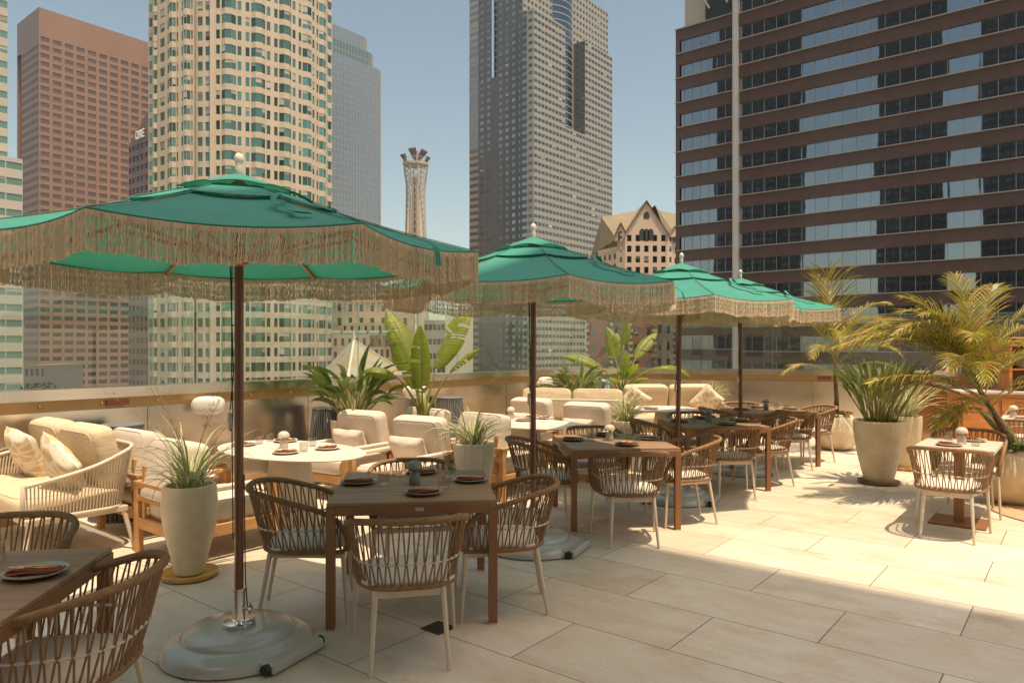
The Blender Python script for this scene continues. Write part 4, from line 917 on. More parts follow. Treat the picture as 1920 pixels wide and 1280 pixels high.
# wall side plants
z = planter((-1.92, 8.75), [(.17, 0), (.2, .2), (.27, .62), (.28, .76)], 'planter of the dark leaved plant behind the armchairs')
bird_plant((-1.92, 8.75, z - .02), 'dark leaved bird of paradise plant by the wall behind the armchairs', 60, .62, M['leafd'], lw=.072, ll=(.28, .46), r=.14, spread=1.05)
z = planter((-1.04, 8.4), [(.17, 0), (.22, .2), (.25, .55), (.245, .74)], 'planter of the tall banana plant behind the armchairs')
t = thing('banana_plant', 'tall banana plant with broad torn leaves beside the dark leaved plant', 'plant', (-1.04, 8.4, z - .05), 0, 'broad leaved banana plants')
mb = MB(); mb.tube([(0, 0, -.04), (.0, 0, .2), (.01, 0, .42)], [.055, .045, .03], 10); mb.tube([(.04, .03, -.04), (.06, .02, .3)], [.03, .018], 8); mb.tube([(-.04, .03, -.04), (-.06, .02, .34)], [.03, .018], 8); mb.build('trunk', M['stem'], t, True)
for a in [(-150, 82, .35, .78, .26, 20, .9, .04, 1, .5), (150, 84, .55, .85, .30, 32, .35, .06, 2, .4), (22, 80, .6, .82, .30, 28, -.55, .10, 3, .3), (185, 72, .58, .42, .24, 88, -.2, .08, 4, .4), (-8, 66, .62, .46, .12, 38, .3, .16, 5, .5), (-90, 84, .30, .80, .20, 10, .2, .08, 6, .7)]:
    banana_leaf(t, (.02 * math.cos(R(a[0])), .02 * math.sin(R(a[0])), .12), R(a[0]), R(a[1]), a[2], a[3], a[4], R(a[5]), a[6], a[7], a[8], a[9])
z = planter((1.12, 12.25), [(.17, 0), (.22, .2), (.28, .62), (.28, .78)], 'planter of the bushy sage plant in the far corner')
bird_plant((1.12, 12.25, z - .02), 'bushy grey green plant in the far corner left of the second banana plant', 60, .42, M['sage'], lw=.06, ll=(.30, .46), r=.18, spread=1.2)
z = planter((1.95, 12.85), [(.17, 0), (.22, .2), (.28, .62), (.28, .78)], 'planter of the second banana plant in the far corner')
t = thing('banana_plant', 'second banana plant with wide spread leaves in the far corner', 'plant', (1.95, 12.85, z - .05), 0, 'broad leaved banana plants')
mb = MB(); mb.tube([(0, 0, -.04), (.0, 0, .2), (.01, 0, .32)], [.05, .04, .025], 10); mb.build('trunk', M['stem'], t, True)
for a in [(172, 62, .55, .75, .26, 62, .6, .04, 11, .3), (120, 80, .60, .66, .28, 22, .9, .04, 12, .3), (60, 84, .85, .50, .17, 10, .2, .03, 13, .5), (35, 66, .7, .72, .22, 34, -.4, .08, 14, .4), (-6, 54, .60, .85, .20, 88, .3, .10, 15, .3), (-80, 80, .25, .55, .16, 20, .2, .03, 16, .5), (-30, 60, .2, .4, .16, 60, .2, .03, 17, .5), (-120, 60, .2, .4, .16, 60, .2, .03, 18, .5), (-60, 70, .3, .4, .16, 40, .2, .03, 19, .5)]:
    banana_leaf(t, (.02 * math.cos(R(a[0])), .02 * math.sin(R(a[0])), .1), R(a[0]), R(a[1]), a[2], a[3], a[4], R(a[5]), a[6], a[7], a[8], a[9])
z = planter((3.6, 12.95), [(.12, 0), (.14, .1), (.19, .4), (.2, .72)], 'narrow planter behind the far sofa')
grass_plant((3.6, 12.95, z), 'wispy grass behind the far sofa', 40, (.3, .5), .012)

# ------------------------------------------------------------------ city
gm = mat('city_ground', (.20, .19, .17), .9, var=.3, vscale=.02)
mb = MB(); mb.add([(-1800, -1200, GZ - .5), (1800, -1200, GZ - .5), (1800, 2600, GZ - .5), (-1800, 2600, GZ - .5)], [(0, 1, 2, 3)]); struct(mb.build('city_ground', gm))
def bglass(name, col, rough=.06, isl=.3, wob=.0, metal=1.0):
    m = mat(name, col, rough, metal, isl=isl)
    if wob:
        nt = m.node_tree; N = nt.nodes; L = nt.links; p = N['Principled BSDF']; tc = N.new('ShaderNodeTexCoord'); n_ = N.new('ShaderNodeTexNoise'); n_.inputs['Scale'].default_value = .55; n_.inputs['Detail'].default_value = 1
        L.new(tc.outputs['Object'], n_.inputs['Vector']); b = N.new('ShaderNodeBump'); b.inputs['Distance'].default_value = wob; b.inputs['Strength'].default_value = 1; L.new(n_.outputs[0], b.inputs['Height']); L.new(b.outputs[0], p.inputs['Normal'])
    return m
BLM = mat('window_blind', (.42, .40, .33), .7, isl=.35)
class Bld:
    def __init__(s, name, label, group=None): s.t = thing(name, label, 'building', (0, 0, 0), 0, group); s.w = MB(); s.q = []; s.extra = []
    def pane(s, a, b, c, d, mi=0): s.q.append((a, b, c, d, mi))
    def facade(s, P0, P1, z0, z1, cols, rows, wf=.6, hf=.55, zo=.5, dep=.35, mi=0, wmi=0, gm_=0, skip=None, body=True):
        P0, P1 = Vector(P0), Vector(P1); d = (P1 - P0); L_ = d.length; d.normalize(); n = Vector((d.y, -d.x))
        if n.dot(-(P0 + P1) / 2) < 0: n = -n
        cw = L_ / cols; rh = (z1 - z0) / rows; mb = s.w
        V = lambda u, z, o: Vector((P0.x + d.x * u + n.x * o, P0.y + d.y * u + n.y * o, z))
        # one sheet of wall with real openings: rows of strips
        pier = (1 - wf) / 2 * cw; e0 = zo - hf / 2
        for r in range(rows):
            zb = z0 + r * rh; s0 = zb + e0 * rh; s1 = s0 + hf * rh
            mb.quad(V(0, zb, 0), V(L_, zb, 0), V(L_, s0, 0), V(0, s0, 0), wmi); mb.quad(V(0, s1, 0), V(L_, s1, 0), V(L_, zb + rh, 0), V(0, zb + rh, 0), wmi)
            for c in range(cols + 1):
                a = 0 if c == 0 else c * cw - pier; b = L_ if c == cols else c * cw + pier; mb.quad(V(a, s0, 0), V(b, s0, 0), V(b, s1, 0), V(a, s1, 0), wmi)
            for c in range(cols):
                a = c * cw + pier; b = (c + 1) * cw - pier
                if skip and skip(c, r): mb.quad(V(a, s0, 0), V(b, s0, 0), V(b, s1, 0), V(a, s1, 0), wmi); continue
                if dep:
                    mb.quad(V(a, s0, 0), V(b, s0, 0), V(b, s0, -dep), V(a, s0, -dep), wmi); mb.quad(V(a, s1, -dep), V(b, s1, -dep), V(b, s1, 0), V(a, s1, 0), wmi)
                    mb.quad(V(a, s0, 0), V(a, s0, -dep), V(a, s1, -dep), V(a, s1, 0), wmi); mb.quad(V(b, s0, -dep), V(b, s0, 0), V(b, s1, 0), V(b, s1, -dep), wmi)
                s.pane(V(a, s0, -dep), V(b, s0, -dep), V(b, s1, -dep), V(a, s1, -dep), gm_)
    def plain(s, P0, P1, z0, z1, wmi=0): s.w.quad((P0[0], P0[1], z0), (P1[0], P1[1], z0), (P1[0], P1[1], z1), (P0[0], P0[1], z1), wmi)
    def cap(s, poly, z, wmi=0): s.w.add([(p[0], p[1], z) for p in poly], [tuple(range(len(poly)))], wmi)
    def finish(s, wall, glass, wname='window', nbig=100, blinds=0):
        if blinds:
            rb = random.Random(5); mb = MB()
            for q in s.q:
                if rb.random() > blinds: continue
                a, b_, c, d = [Vector(x) for x in q[:4]]; n = (b_ - a).cross(d - a).normalized(); n = n if n.dot(-a) > 0 else -n; k = rb.choice([.25, .35, .5, .75]); n = n * .035
                lo_a = d.lerp(a, k); lo_b = c.lerp(b_, k); mb.quad(lo_a + n, lo_b + n, c + n, d + n)
            o = mb.build('window_blind', BLM, s.t); o['kind'] = 'stuff'
        s.w.build('wall', wall, s.t)
        def sz(q):
            c = (Vector(q[0]) + Vector(q[2])) / 2
            if c.y < 5: return 0
            px = 960 + F * c.x / c.y; py = HOR - F * (c.z - CH) / c.y; ar = (Vector(q[1]) - Vector(q[0])).length * (Vector(q[3]) - Vector(q[0])).length / c.y ** 2
            vis = -10 < px < 1930 and -10 < py < 730; return ar if vis else ar * 1e-4
        qs = sorted(s.q, key=sz, reverse=True); g = glass if isinstance(glass, (list, tuple)) else [glass]
        for q in qs[:nbig]:
            mb = MB(); mb.quad(*q[:4]); mb.build(wname, g[q[4]], s.t)
        if qs[nbig:]:
            mb = MB()
            for q in qs[nbig:]: mb.quad(*q[:4], mi=q[4])
            o = mb.build(wname + '_grid', g, s.t); o['kind'] = 'stuff'
        return s.t
def gp(px, Y): return Vector(((px - 960) / F * Y, Y))
def hz(py, Y): return CH + (HOR - py) / F * Y
A2 = Vector((cA, -sA)); B2 = Vector((sA, cA))
def hit(P, D, px):
    k = (px - 960) / F; t = (k * P.y - P.x) / (D.x - k * D.y); return P + D * t

# salmon granite slab tower
P = gp(72.7, 350); Q = hit(P, B2, 300); back = -A2 * 30
b = Bld('granite_tower', 'tall salmon granite slab tower with a dark left side, far left')
top = hz(13.5, 350); fl_ = 4.0; rows = int((top - 10 - GZ) / fl_)
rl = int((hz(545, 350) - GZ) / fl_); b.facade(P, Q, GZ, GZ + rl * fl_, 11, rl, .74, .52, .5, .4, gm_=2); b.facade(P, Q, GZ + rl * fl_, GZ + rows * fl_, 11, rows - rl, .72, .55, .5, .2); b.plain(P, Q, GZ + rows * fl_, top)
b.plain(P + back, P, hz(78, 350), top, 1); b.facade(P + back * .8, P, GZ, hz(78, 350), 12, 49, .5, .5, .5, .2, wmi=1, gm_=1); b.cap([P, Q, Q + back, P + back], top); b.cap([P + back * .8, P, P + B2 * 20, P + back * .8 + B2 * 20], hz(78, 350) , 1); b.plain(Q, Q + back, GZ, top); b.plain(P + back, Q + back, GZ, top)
b.finish([mat('salmon_granite', (.30, .165, .105), .55, var=.07, vscale=.08), mat('mauve_granite', (.20, .13, .10), .5)], [bglass('salmon_glass', (.20, .125, .10), .35, .12, 0, .6), bglass('mauve_glass', (.18, .125, .11), .2), bglass('painted_reflection_glass', (.10, .08, .07), .12, .4)])  # last glass is darker: dark reflections of the low storeys put into its colour

# green banded glass tower at the left edge
b = Bld('banded_office_tower', 'office tower with white and green glass bands cut by the left edge')
P = gp(42.5, 200); Pb = hit(P, -A2, -140) if False else P - A2 * 34
zt = hz(299, 200); b.facade(P, P - B2 * 36, GZ, zt, 9, 23, .94, .44, .5, .12); b.plain(P, P - A2 * 18, GZ, zt); b.cap([P, P - A2 * 18, P - A2 * 18 - B2 * 36, P - B2 * 36], zt)
P2 = gp(15, 204); P2 = P2 - A2 * .0; b.facade(P2, P2 - B2 * 36, zt, zt + 24 * 4.25, 9, 24, .94, .46, .5, .12); b.plain(P2, P2 - A2 * 16, zt, zt + 102); 
b.finish([mat('white_spandrel', (.56, .50, .41), .4, isl=.05)], [bglass('green_glass', (.20, .34, .27), .25, .3, 0, .35)], blinds=.12)

# dark red building with slanted roof and letters
b = Bld('dark_red_building', 'dark red office block with slanted roof and white letters beside the cream round tower')
P = gp(241.5, 300); Q = hit(P, A2, 305)
zt = hz(273, 300); b.facade(P, Q, GZ, zt, 8, 30, .90, .50, .5, .25)
zq = hz(160, Q.y); b.w.add([(P.x, P.y, zt), (Q.x, Q.y, zt), (Q.x, Q.y, zq)], [(0, 1, 2)], 0); b.w.add([(P.x, P.y, zt), (Q.x, Q.y, zq), (Q.x + B2.x * 25, Q.y + B2.y * 25, zq), (P.x + B2.x * 25, P.y + B2.y * 25, zt)], [(0, 1, 2, 3)], 0); b.plain(P, P + B2 * 25, GZ, zt)
b.finish([mat('dark_red_granite', (.16, .075, .052), .5, var=.15, vscale=.2)], [bglass('dark_red_glass', (.10, .07, .06), .1)])
cu = bpy.data.curves.new('letters', 'FONT'); cu.body = 'CBRE'; cu.size = 4.6; cu.extrude = .25; cu.space_character = .9; cu.offset = .12
to = bpy.data.objects.new('letters', cu); C.objects.link(to); bpy.context.view_layer.update(); me = bpy.data.meshes.new_from_object(to.evaluated_get(bpy.context.evaluated_depsgraph_get())); bpy.data.objects.remove(to)
so = bpy.data.objects.new('letter_sign', me); C.objects.link(so); me.materials.clear(); me.materials.append(mat('sign_white', (.8, .78, .72), .4)); so.parent = b.t
p = hit(P, A2, 256); so.matrix_world = Matrix.Translation((p.x - .4 * sA, p.y - .4 * cA, hz(263, p.y))) @ Matrix.Rotation(math.atan2(A2.y, A2.x), 4, 'Z') @ Matrix.Rotation(R(90), 4, 'X') @ Matrix.Diagonal((.72, 1, 1, 1))

# cream cylindrical tower with bay windows
b = Bld('cream_round_tower', 'cream round tower with rows of green bay windows')
YC = 208.0; cy = YC + 8; cx = -math.tan(R(20.4)) * cy; RR = 24.8; base_az = math.atan2(-cy, -cx)
fh = 4.02; rows = 62; zc0 = GZ
bays = [(-9 + 17.2 * k, 8.6, 'b') for k in range(0, 7)] + [(-22.5, 2.3, 'n'), (-27.5, 2.7, 'n'), (-35.5, 5.3, 'b'), (-47, 6.2, 'b'), (-58, 4.8, 'n2'), (-68, 5.2, 'b'), (-80, 6.8, 'b')]
bays.sort(key=lambda x: x[0]); 
def cp(th, r): a = base_az + R(th); return Vector((cx + r * math.cos(a), cy + r * math.sin(a)))
segs = []; cur = None
for i, (th, hw, ty) in enumerate(bays):
    lo, hi = th - hw, th + hw
    if cur is not None and lo > cur + .05: segs.append((cur, lo, 'w'))
    segs.append((lo, hi, ty)); cur = hi
segs.append((cur, 360 - 86.8, 'w'))
def V3(p, z): return Vector((p.x, p.y, z))
poly_all = []
for lo, hi, ty in segs:
    w = hi - lo
    if ty == 'w':
        k = max(1, int(w / 10)); poly_all += [(lo + w * i / k, RR) for i in range(k)]; pts = [cp(lo + w * i / k, RR) for i in range(k + 1)]
        for i in range(k): b.plain(pts[i], pts[i + 1], GZ, GZ + rows * fh)
        continue
    if ty in ('n', 'n2'):
        p0, p1 = cp(lo, RR + (-.9 if ty == 'n' else 0)), cp(hi, RR + (-.9 if ty == 'n' else 0)); b.facade(p0, p1, GZ, GZ + rows * fh, 1, rows, .62, .60, .5, .25)
        continue
    # pier, narrow pane, pier, chamfer, wide centre, chamfer, pier, narrow pane, pier
    f = [(0, .07, 0, 0, 0), (.07, .20, 0, 0, 1), (.20, .26, 0, 0, 0), (.26, .40, 0, .9, 1), (.40, .60, .9, .9, 1), (.60, .74, .9, 0, 1), (.74, .80, 0, 0, 0), (.80, .93, 0, 0, 1), (.93, 1, 0, 0, 0)]
    if w < 13: f = [(0, .12, 0, 0, 0), (.12, .24, 0, 0, 1), (.24, .30, 0, 0, 0), (.30, .42, 0, .7, 1), (.42, .62, .7, .7, 1), (.62, .74, .7, 0, 1), (.74, .80, 0, 0, 0), (.80, .90, 0, 0, 1), (.90, 1, 0, 0, 0)]
    for u0, u1, r0, r1, win in f:
        p0 = cp(lo + w * u0, RR + r0); p1 = cp(lo + w * u1, RR + r1)
        if not win: b.plain(p0, p1, GZ, GZ + rows * fh); continue
        for r in range(rows):
            z0 = GZ + r * fh; s0 = z0 + .95; s1 = z0 + 3.35; dep = .14; n_ = ((p0 + p1) / 2 - Vector((cx, cy))).normalized() * -dep
            b.plain(p0, p1, z0, s0); b.plain(p0, p1, s1, z0 + fh); q0, q1 = p0 + n_, p1 + n_
            b.w.quad(V3(p0, s0), V3(p1, s0), V3(q1, s0), V3(q0, s0)); b.w.quad(V3(q0, s1), V3(q1, s1), V3(p1, s1), V3(p0, s1))
            b.w.quad(V3(p0, s0), V3(q0, s0), V3(q0, s1), V3(p0, s1)); b.w.quad(V3(q1, s0), V3(p1, s0), V3(p1, s1), V3(q1, s1))
            b.pane(V3(q0, s0), V3(q1, s0), V3(q1, s1), V3(q0, s1), 0)
# thin joint grooves round the shaft
mb = MB()
cream = mat('cream_granite', (.60, .48, .345), .55, var=.05, vscale=.3, isl=.05)
b.finish([cream], [bglass('sea_glass', (.15, .25, .185), .12, .6, .01, .8)], blinds=.22)

# pale blue glass tower with a rounded corner
b = Bld('pale_blue_tower', 'pale grey blue glass tower with a rounded corner behind the cream tower')
YD = 520.0
def rounded(pxr, back, rad, k=9):
    P = gp(585, 455) - A2 * back; Q = hit(P, B2, pxr - 7); c_ = Q - A2 * rad
    pts = [P, Q] + [c_ + A2 * rad * math.cos(t) + B2 * rad * math.sin(t) for t in [i * PI / 2 / k for i in range(1, k + 1)]]
    return pts + [pts[-1] - A2 * 30, P - A2 * 30 - A2 * rad]
for (pr, bk, z0, z1, mi, rad) in ((712, 0, GZ, hz(171, 540), 0, 9), (698, 2, hz(171, 540), hz(146, 540), 1, 8), (687, 3, hz(146, 540), hz(122, 540), 0, 8)):
    pts = rounded(pr, bk, rad)
    for i in range(len(pts) - 1): b.plain(pts[i], pts[i + 1], z0, z1, mi)
    b.cap(pts, z1, 0)
    for i in range(0, len(pts) - 2):
        d = pts[i + 1] - pts[i]; n_ = max(1, int(d.length / 2.4)); an = math.atan2(d.y, d.x)
        for k in range(n_): p = pts[i] + d * (k / n_); b.w.box((p.x, p.y, (z0 + z1) / 2), (.22, .5, z1 - z0), an, 2)
        m_ = (pts[i] + pts[i + 1]) / 2
        for k in range(int((z1 - max(z0, 0)) / 4.2)): b.w.box((m_.x, m_.y, max(z0, 0) + 4.2 * k), (d.length, .3, .35), an, 2)
b.finish([bglass('blue_grey_glass', (.33, .36, .39), .3, 0, 0, .7), bglass('band_green_glass', (.20, .27, .24), .3, 0, 0, .7), mat('pale_mullion', (.42, .42, .40), .5)], [M['black']])
for o_ in kids(b.t): pass

# lattice microwave tower with dishes
t = thing('lattice_antenna_tower', 'slim flared lattice tower topped with grey horn antennas against the sky', 'tower'); YT = 330.0
c0 = gp(779.5, YT); mb = MB(); ml = MB()
def tw_r(py):  # half width in metres at photo height
    pts = [(308, 23), (322, 22.5), (350, 18), (400, 19), (450, 20.5), (700, 26)]
    for i in range(len(pts) - 1):
        if pts[i][0] <= py <= pts[i + 1][0]: u = (py - pts[i][0]) / (pts[i + 1][0] - pts[i][0]); return (pts[i][1] * (1 - u) + pts[i + 1][1] * u) / F * YT
    return 26 / F * YT
corn = [(-1, -.35), (-.35, -1), (.35, -1), (1, -.35), (1, .35), (.35, 1), (-.35, 1), (-1, .35)]
def ring8(py, k=.93): w = tw_r(py) * k; return [Vector((c0.x + a * w, c0.y + b_ * w, hz(py, YT))) for a, b_ in corn]
lv = [308, 318, 328, 338, 348, 360, 372, 384, 396, 408, 420, 434, 448, 462, 478, 494, 520, 560, 620, 690]
for i in range(len(lv) - 1):
    r0, r1 = ring8(lv[i]), ring8(lv[i + 1])
    for k in range(8):
        ml.bar(r0[k], r1[k], .34); ml.bar(r0[k], r0[(k + 1) % 8], .14)
        ml.bar(r0[k], r1[(k + 1) % 8], .15); ml.bar(r0[(k + 1) % 8], r1[k], .15)
        for q in (1, 2, 3): a = r0[k].lerp(r1[k], q / 4); e = r0[(k + 1) % 8].lerp(r1[(k + 1) % 8], q / 4); ml.bar(a, e, .10)
ml.build('lattice', mat('tower_steel', (.58, .49, .37), .5), t)
w0 = tw_r(322); 
for sx in (-1, 1):
    vs = []
    for py, wi, wo in ((335, .0, .10), (400, .02, .55), (520, .10, .85), (700, .12, .92)):
        w = tw_r(py); z_ = hz(py, YT)
        for f, dy in ((wi, -1.0), (wo, -.9), (wo, .9), (wi, 1.0)): vs.append((c0.x + sx * (f + .07) * w, c0.y + dy * w * .82, z_))
    mb.add(vs, [(4 * i + j, 4 * i + (j + 1) % 4, 4 * i + 4 + (j + 1) % 4, 4 * i + 4 + j) for i in range(3) for j in range(4)])
mb.build('core', mat('tower_cream', (.64, .54, .40), .7), t)
mb = MB(); r0 = ring8(308, 1.0); mb.prism([(v.x, v.y) for v in r0], hz(311, YT), hz(307, YT)); r0 = ring8(308, .96)
for k in range(8):
    for q in range(4): p = r0[k].lerp(r0[(k + 1) % 8], q / 4); mb.bar(p, p + Vector((0, 0, 2.6)), .16)
    mb.bar(r0[k] + Vector((0, 0, 2.5)), r0[(k + 1) % 8] + Vector((0, 0, 2.5)), .14)
mb.build('platform', mat('tower_platform', (.45, .4, .33), .5), t)
hm = mat('horn_grey', (.13, .10, .085), .5, isl=.2)
for dx, dz, tx, ty, s in ((-4.6, 1.5, -.5, -.3, 1.0), (-.6, 3.2, -.25, -.4, 1.35), (2.6, 2.8, .7, -.3, 1.25), (5.0, .8, .6, .2, .8), (.8, 2.6, .1, .8, 1.1)):
    mb = MB(); d = Vector((tx, ty, 1.1)).normalized(); p = Vector((c0.x + dx, c0.y - 1.5, hz(307, YT) + dz)); mb.tube([p - d * 2.2 * s, p - d * .6 * s, p + d * 2.4 * s, p + d * 2.8 * s], [.25, .7 * s, 1.35 * s, 1.15 * s], 10); mb.tube([p - d * 2.2 * s, Vector((c0.x + dx * .6, c0.y, hz(307, YT)))], .22, 6); mb.build('horn_antenna', hm, t, True, 35)

# dark grey stepped tower
b = Bld('grey_stepped_tower', 'tall grey granite tower with stepped top and a lit right face, centre of the skyline')
E0 = gp(1001, 380); zt1 = hz(15, 380)
def fr(P, Q, z0, z1, cw, gm_=0, wmi=0, wf=.72, hf=.46, dep=.12):
    b.facade(P, Q, z0, z1, max(1, round((Q - P).length / cw)), max(1, round((z1 - z0) / 3.95)), wf, hf, .5, dep, gm_=gm_, wmi=wmi)
e60 = hit(E0, B2, 1060); e85 = hit(E0, B2, 1086); e148 = hit(E0, B2, 1148); zs = hz(262, e85.y)
zL = hz(238, e60.y)
fr(E0, e148, GZ, zL, 3.3, 0, 0, .84)                                   # whole lower right face
fr(E0, e60, zL, zt1, 3.3, 0, 0, .84)                                   # left block
e99 = hit(E0, B2, 1097); ztR = hz(76, e99.y); fr(e99, e148, zL, ztR, 3.3, 0, 0, .84)
# slot sides and the round glass core standing back in the slot
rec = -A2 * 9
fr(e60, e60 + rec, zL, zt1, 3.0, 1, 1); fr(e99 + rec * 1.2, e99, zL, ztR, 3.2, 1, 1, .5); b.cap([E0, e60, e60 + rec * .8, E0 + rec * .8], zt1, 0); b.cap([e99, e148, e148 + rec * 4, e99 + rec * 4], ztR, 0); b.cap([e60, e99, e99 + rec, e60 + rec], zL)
cc = (e60 + e99) / 2 - A2 * 22 + B2 * 0; rc = 16.5; zc = hz(-60, 420)
pts = [cc + Vector((rc * math.cos(a), rc * math.sin(a))) for a in [i * 2 * PI / 40 for i in range(40)]]
for i in range(40): b.plain(pts[i], pts[(i + 1) % 40], GZ, zc, 2)
for k in range(60):
    z_ = zL + k * 3.95
    if z_ < zc:
        for i in range(40): p, q = pts[i], pts[(i + 1) % 40]; b.w.bar((p.x, p.y, z_), (q.x, q.y, z_), .5, .35, mi=3)
# upper set back block at the right
u0 = e99 + B2 * -4 + rec * .9; u1 = hit(u0, B2, 1140.5); zu = hz(42, u1.y); fr(u0, u1, zL, zu + 6, 3.3, 0, 0, .6); b.cap([u0, u1, u1 + rec * 3, u0 + rec * 3], zu + 6)
u2 = E0 + rec * 1.0 + B2 * 2; u3 = hit(u2, B2, 1049); fr(u2, u3, zt1 - 20, hz(-60, 390), 3.3, 0, 0, .6)
# left dark faces
mbk = -A2
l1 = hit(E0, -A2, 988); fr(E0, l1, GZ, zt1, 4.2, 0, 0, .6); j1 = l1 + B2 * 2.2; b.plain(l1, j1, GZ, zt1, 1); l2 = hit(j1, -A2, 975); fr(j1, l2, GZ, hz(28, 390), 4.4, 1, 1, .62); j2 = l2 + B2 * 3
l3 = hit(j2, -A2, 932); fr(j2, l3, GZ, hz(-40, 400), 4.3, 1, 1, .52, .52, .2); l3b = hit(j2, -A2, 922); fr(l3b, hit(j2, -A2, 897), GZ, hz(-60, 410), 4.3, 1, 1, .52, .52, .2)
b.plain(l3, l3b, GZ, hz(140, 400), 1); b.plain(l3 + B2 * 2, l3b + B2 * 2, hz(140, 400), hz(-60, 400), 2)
for k in range(40):
    z_ = hz(140, 400) + 3.95 * k; p, q = l3 + B2 * 1.9, l3b + B2 * 1.9
    if k < 20: b.w.bar((p.x, p.y, z_), (q.x, q.y, z_), .3, .3, mi=3)
l5 = hit(j2, -A2, 897) + B2 * 2.5; l6 = hit(l5, -A2, 880); fr(l5, l6, GZ, hz(-60, 415), 8, 1, 0, .92, .5)
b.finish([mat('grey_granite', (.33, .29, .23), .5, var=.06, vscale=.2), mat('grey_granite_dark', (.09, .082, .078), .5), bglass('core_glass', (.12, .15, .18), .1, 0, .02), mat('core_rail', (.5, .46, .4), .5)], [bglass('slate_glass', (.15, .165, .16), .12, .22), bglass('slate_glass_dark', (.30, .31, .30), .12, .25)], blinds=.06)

# big brown granite block with mirrored ribbon windows, right
b = Bld('brown_ribbon_tower', 'huge brown granite office block with mirrored ribbon windows filling the upper right')
F0 = gp(1387, 110.0); F1 = hit(F0, -A2, 1267); F2 = F0 + A2 * 62; FH = 3.96; z00 = hz(270, 110) - 30 * FH
zt = hz(61, F1.y); wm = b.w
gwob = bglass('mirror_glass', (.27, .30, .33), .015, .06, .0012)
def ribbon(P, Q, nfl, zb, cols, dep=.30):
    d = (Q - P); L_ = d.length; d.normalize(); n = -B2; V = lambda u, z, o: Vector((P.x + d.x * u + n.x * o, P.y + d.y * u + n.y * o, z)); rr = random.Random(4)
    for r in range(nfl):
        z0 = zb + r * FH; a, c = z0 + .02, z0 + 2.05; wm.quad(V(0, z0 + 2.2, 0), V(L_, z0 + 2.2, 0), V(L_, z0 + FH, 0), V(0, z0 + FH, 0), 0)
        wm.quad(V(0, z0 + FH, -dep), V(L_, z0 + FH, -dep), V(L_, z0 + FH, 0), V(0, z0 + FH, 0), 0); wm.quad(V(0, z0 + 2.2, -dep), V(L_, z0 + 2.2, -dep), V(L_, z0 + 2.2, 0), V(0, z0 + 2.2, 0), 0)
        wm.box(V(L_ / 2, z0 - .02 + FH + .04, .12), (L_, .55, .12), math.atan2(d.y, d.x), 1)
        k = int(L_ / 3.1)
        for i in range(1, k): wm.box(V(i * L_ / k, z0 + 3.08, .006), (.03, .012, 1.74), math.atan2(d.y, d.x), 2)
        for i in range(cols):
            u0 = L_ * i / cols; u1 = L_ * (i + 1) / cols; t1, t2 = rr.uniform(-.0022, .0022), rr.uniform(-.0022, .0022)
            b.pane(V(u0 + .04, z0 + .1, -dep + t1), V(u1 - .04, z0 + .1, -dep - t1 + t2), V(u1 - .04, z0 + 2.2, -dep - t1), V(u0 + .04, z0 + 2.2, -dep + t1 - t2), 0)
            wm.box(V(u0, z0 + 1.12, -dep + .03), (.06, .08, 2.14), math.atan2(d.y, d.x), 1)
nf = 52
ribbon(F0, F2, nf, z00, 34); zl = z00 - .0; nfl2 = int((zt - z00) / FH)
ribbon(F0 - A2 * 1.0, F1, nfl2, z00 + .35, 7); 
for P_, Q_, z1 in ((F0, F2, z00 + nf * FH), (F0 - A2 * 1.0, F1, zt)):
    a = P_ + B2 * .45; c = Q_ + B2 * .45; b.plain(a, c, GZ, z1, 3)
b.plain(F1, F1 + B2 * 30, GZ, zt, 0); b.cap([F0, F1, F1 + B2 * 30, F0 + B2 * 30], zt, 0); b.plain(F1 - B2 * .02, F1 + A2 * .7 - B2 * .02, GZ, zt, 0)
b.plain(F0, F0 + B2 * 30, zt, z00 + nf * FH, 0); b.plain(F2, F2 + B2 * 30, GZ, z00 + nf * FH)
c = F0 - A2 * .5 - B2 * .3
wm.box((c.x, c.y, (GZ + 120) / 2 + 8), (.75, .9, 140 - GZ), -R(38.66), 4); wm.box((c.x - B2.x * .5, c.y - B2.y * .5, (GZ + 120) / 2 + 8), (.2, .2, 140 - GZ), -R(38.66), 4)
# pale penthouse with steel bracing at the top left
g0 = F0 - A2 * 1.2 + B2 * 2.5; g1 = hit(g0, -A2, 1284); b.facade(g0, g1, zt, zt + 14, 6, 4, .02, .02, .5, 0, wmi=5)
wm.box(((g0 + A2 * -3).x, (g0 + A2 * -3).y - .5, zt + 3), (5, .3, 3.2), -R(38.66), 3)
for q in range(3): wm.bar(((g1 + A2 * (1 + 3 * q)).x, (g1 + A2 * (1 + 3 * q)).y - 1, zt + 9), ((g1 + A2 * (4 + 3 * q)).x, (g1 + A2 * (4 + 3 * q)).y - 1, zt + 3), .3, mi=4)
b.finish([mat('brown_granite', (.10, .052, .036), .22, var=.12, vscale=.5), mat('anodised_sill', (.34, .30, .26), .4, metal=.4), mat('granite_joint', (.05, .025, .02), .6), mat('dark_core', (.015, .013, .012), .5), mat('steel_pipe', (.50, .46, .41), .4, metal=.3), mat('pale_panel', (.40, .35, .28), .6)], [gwob])

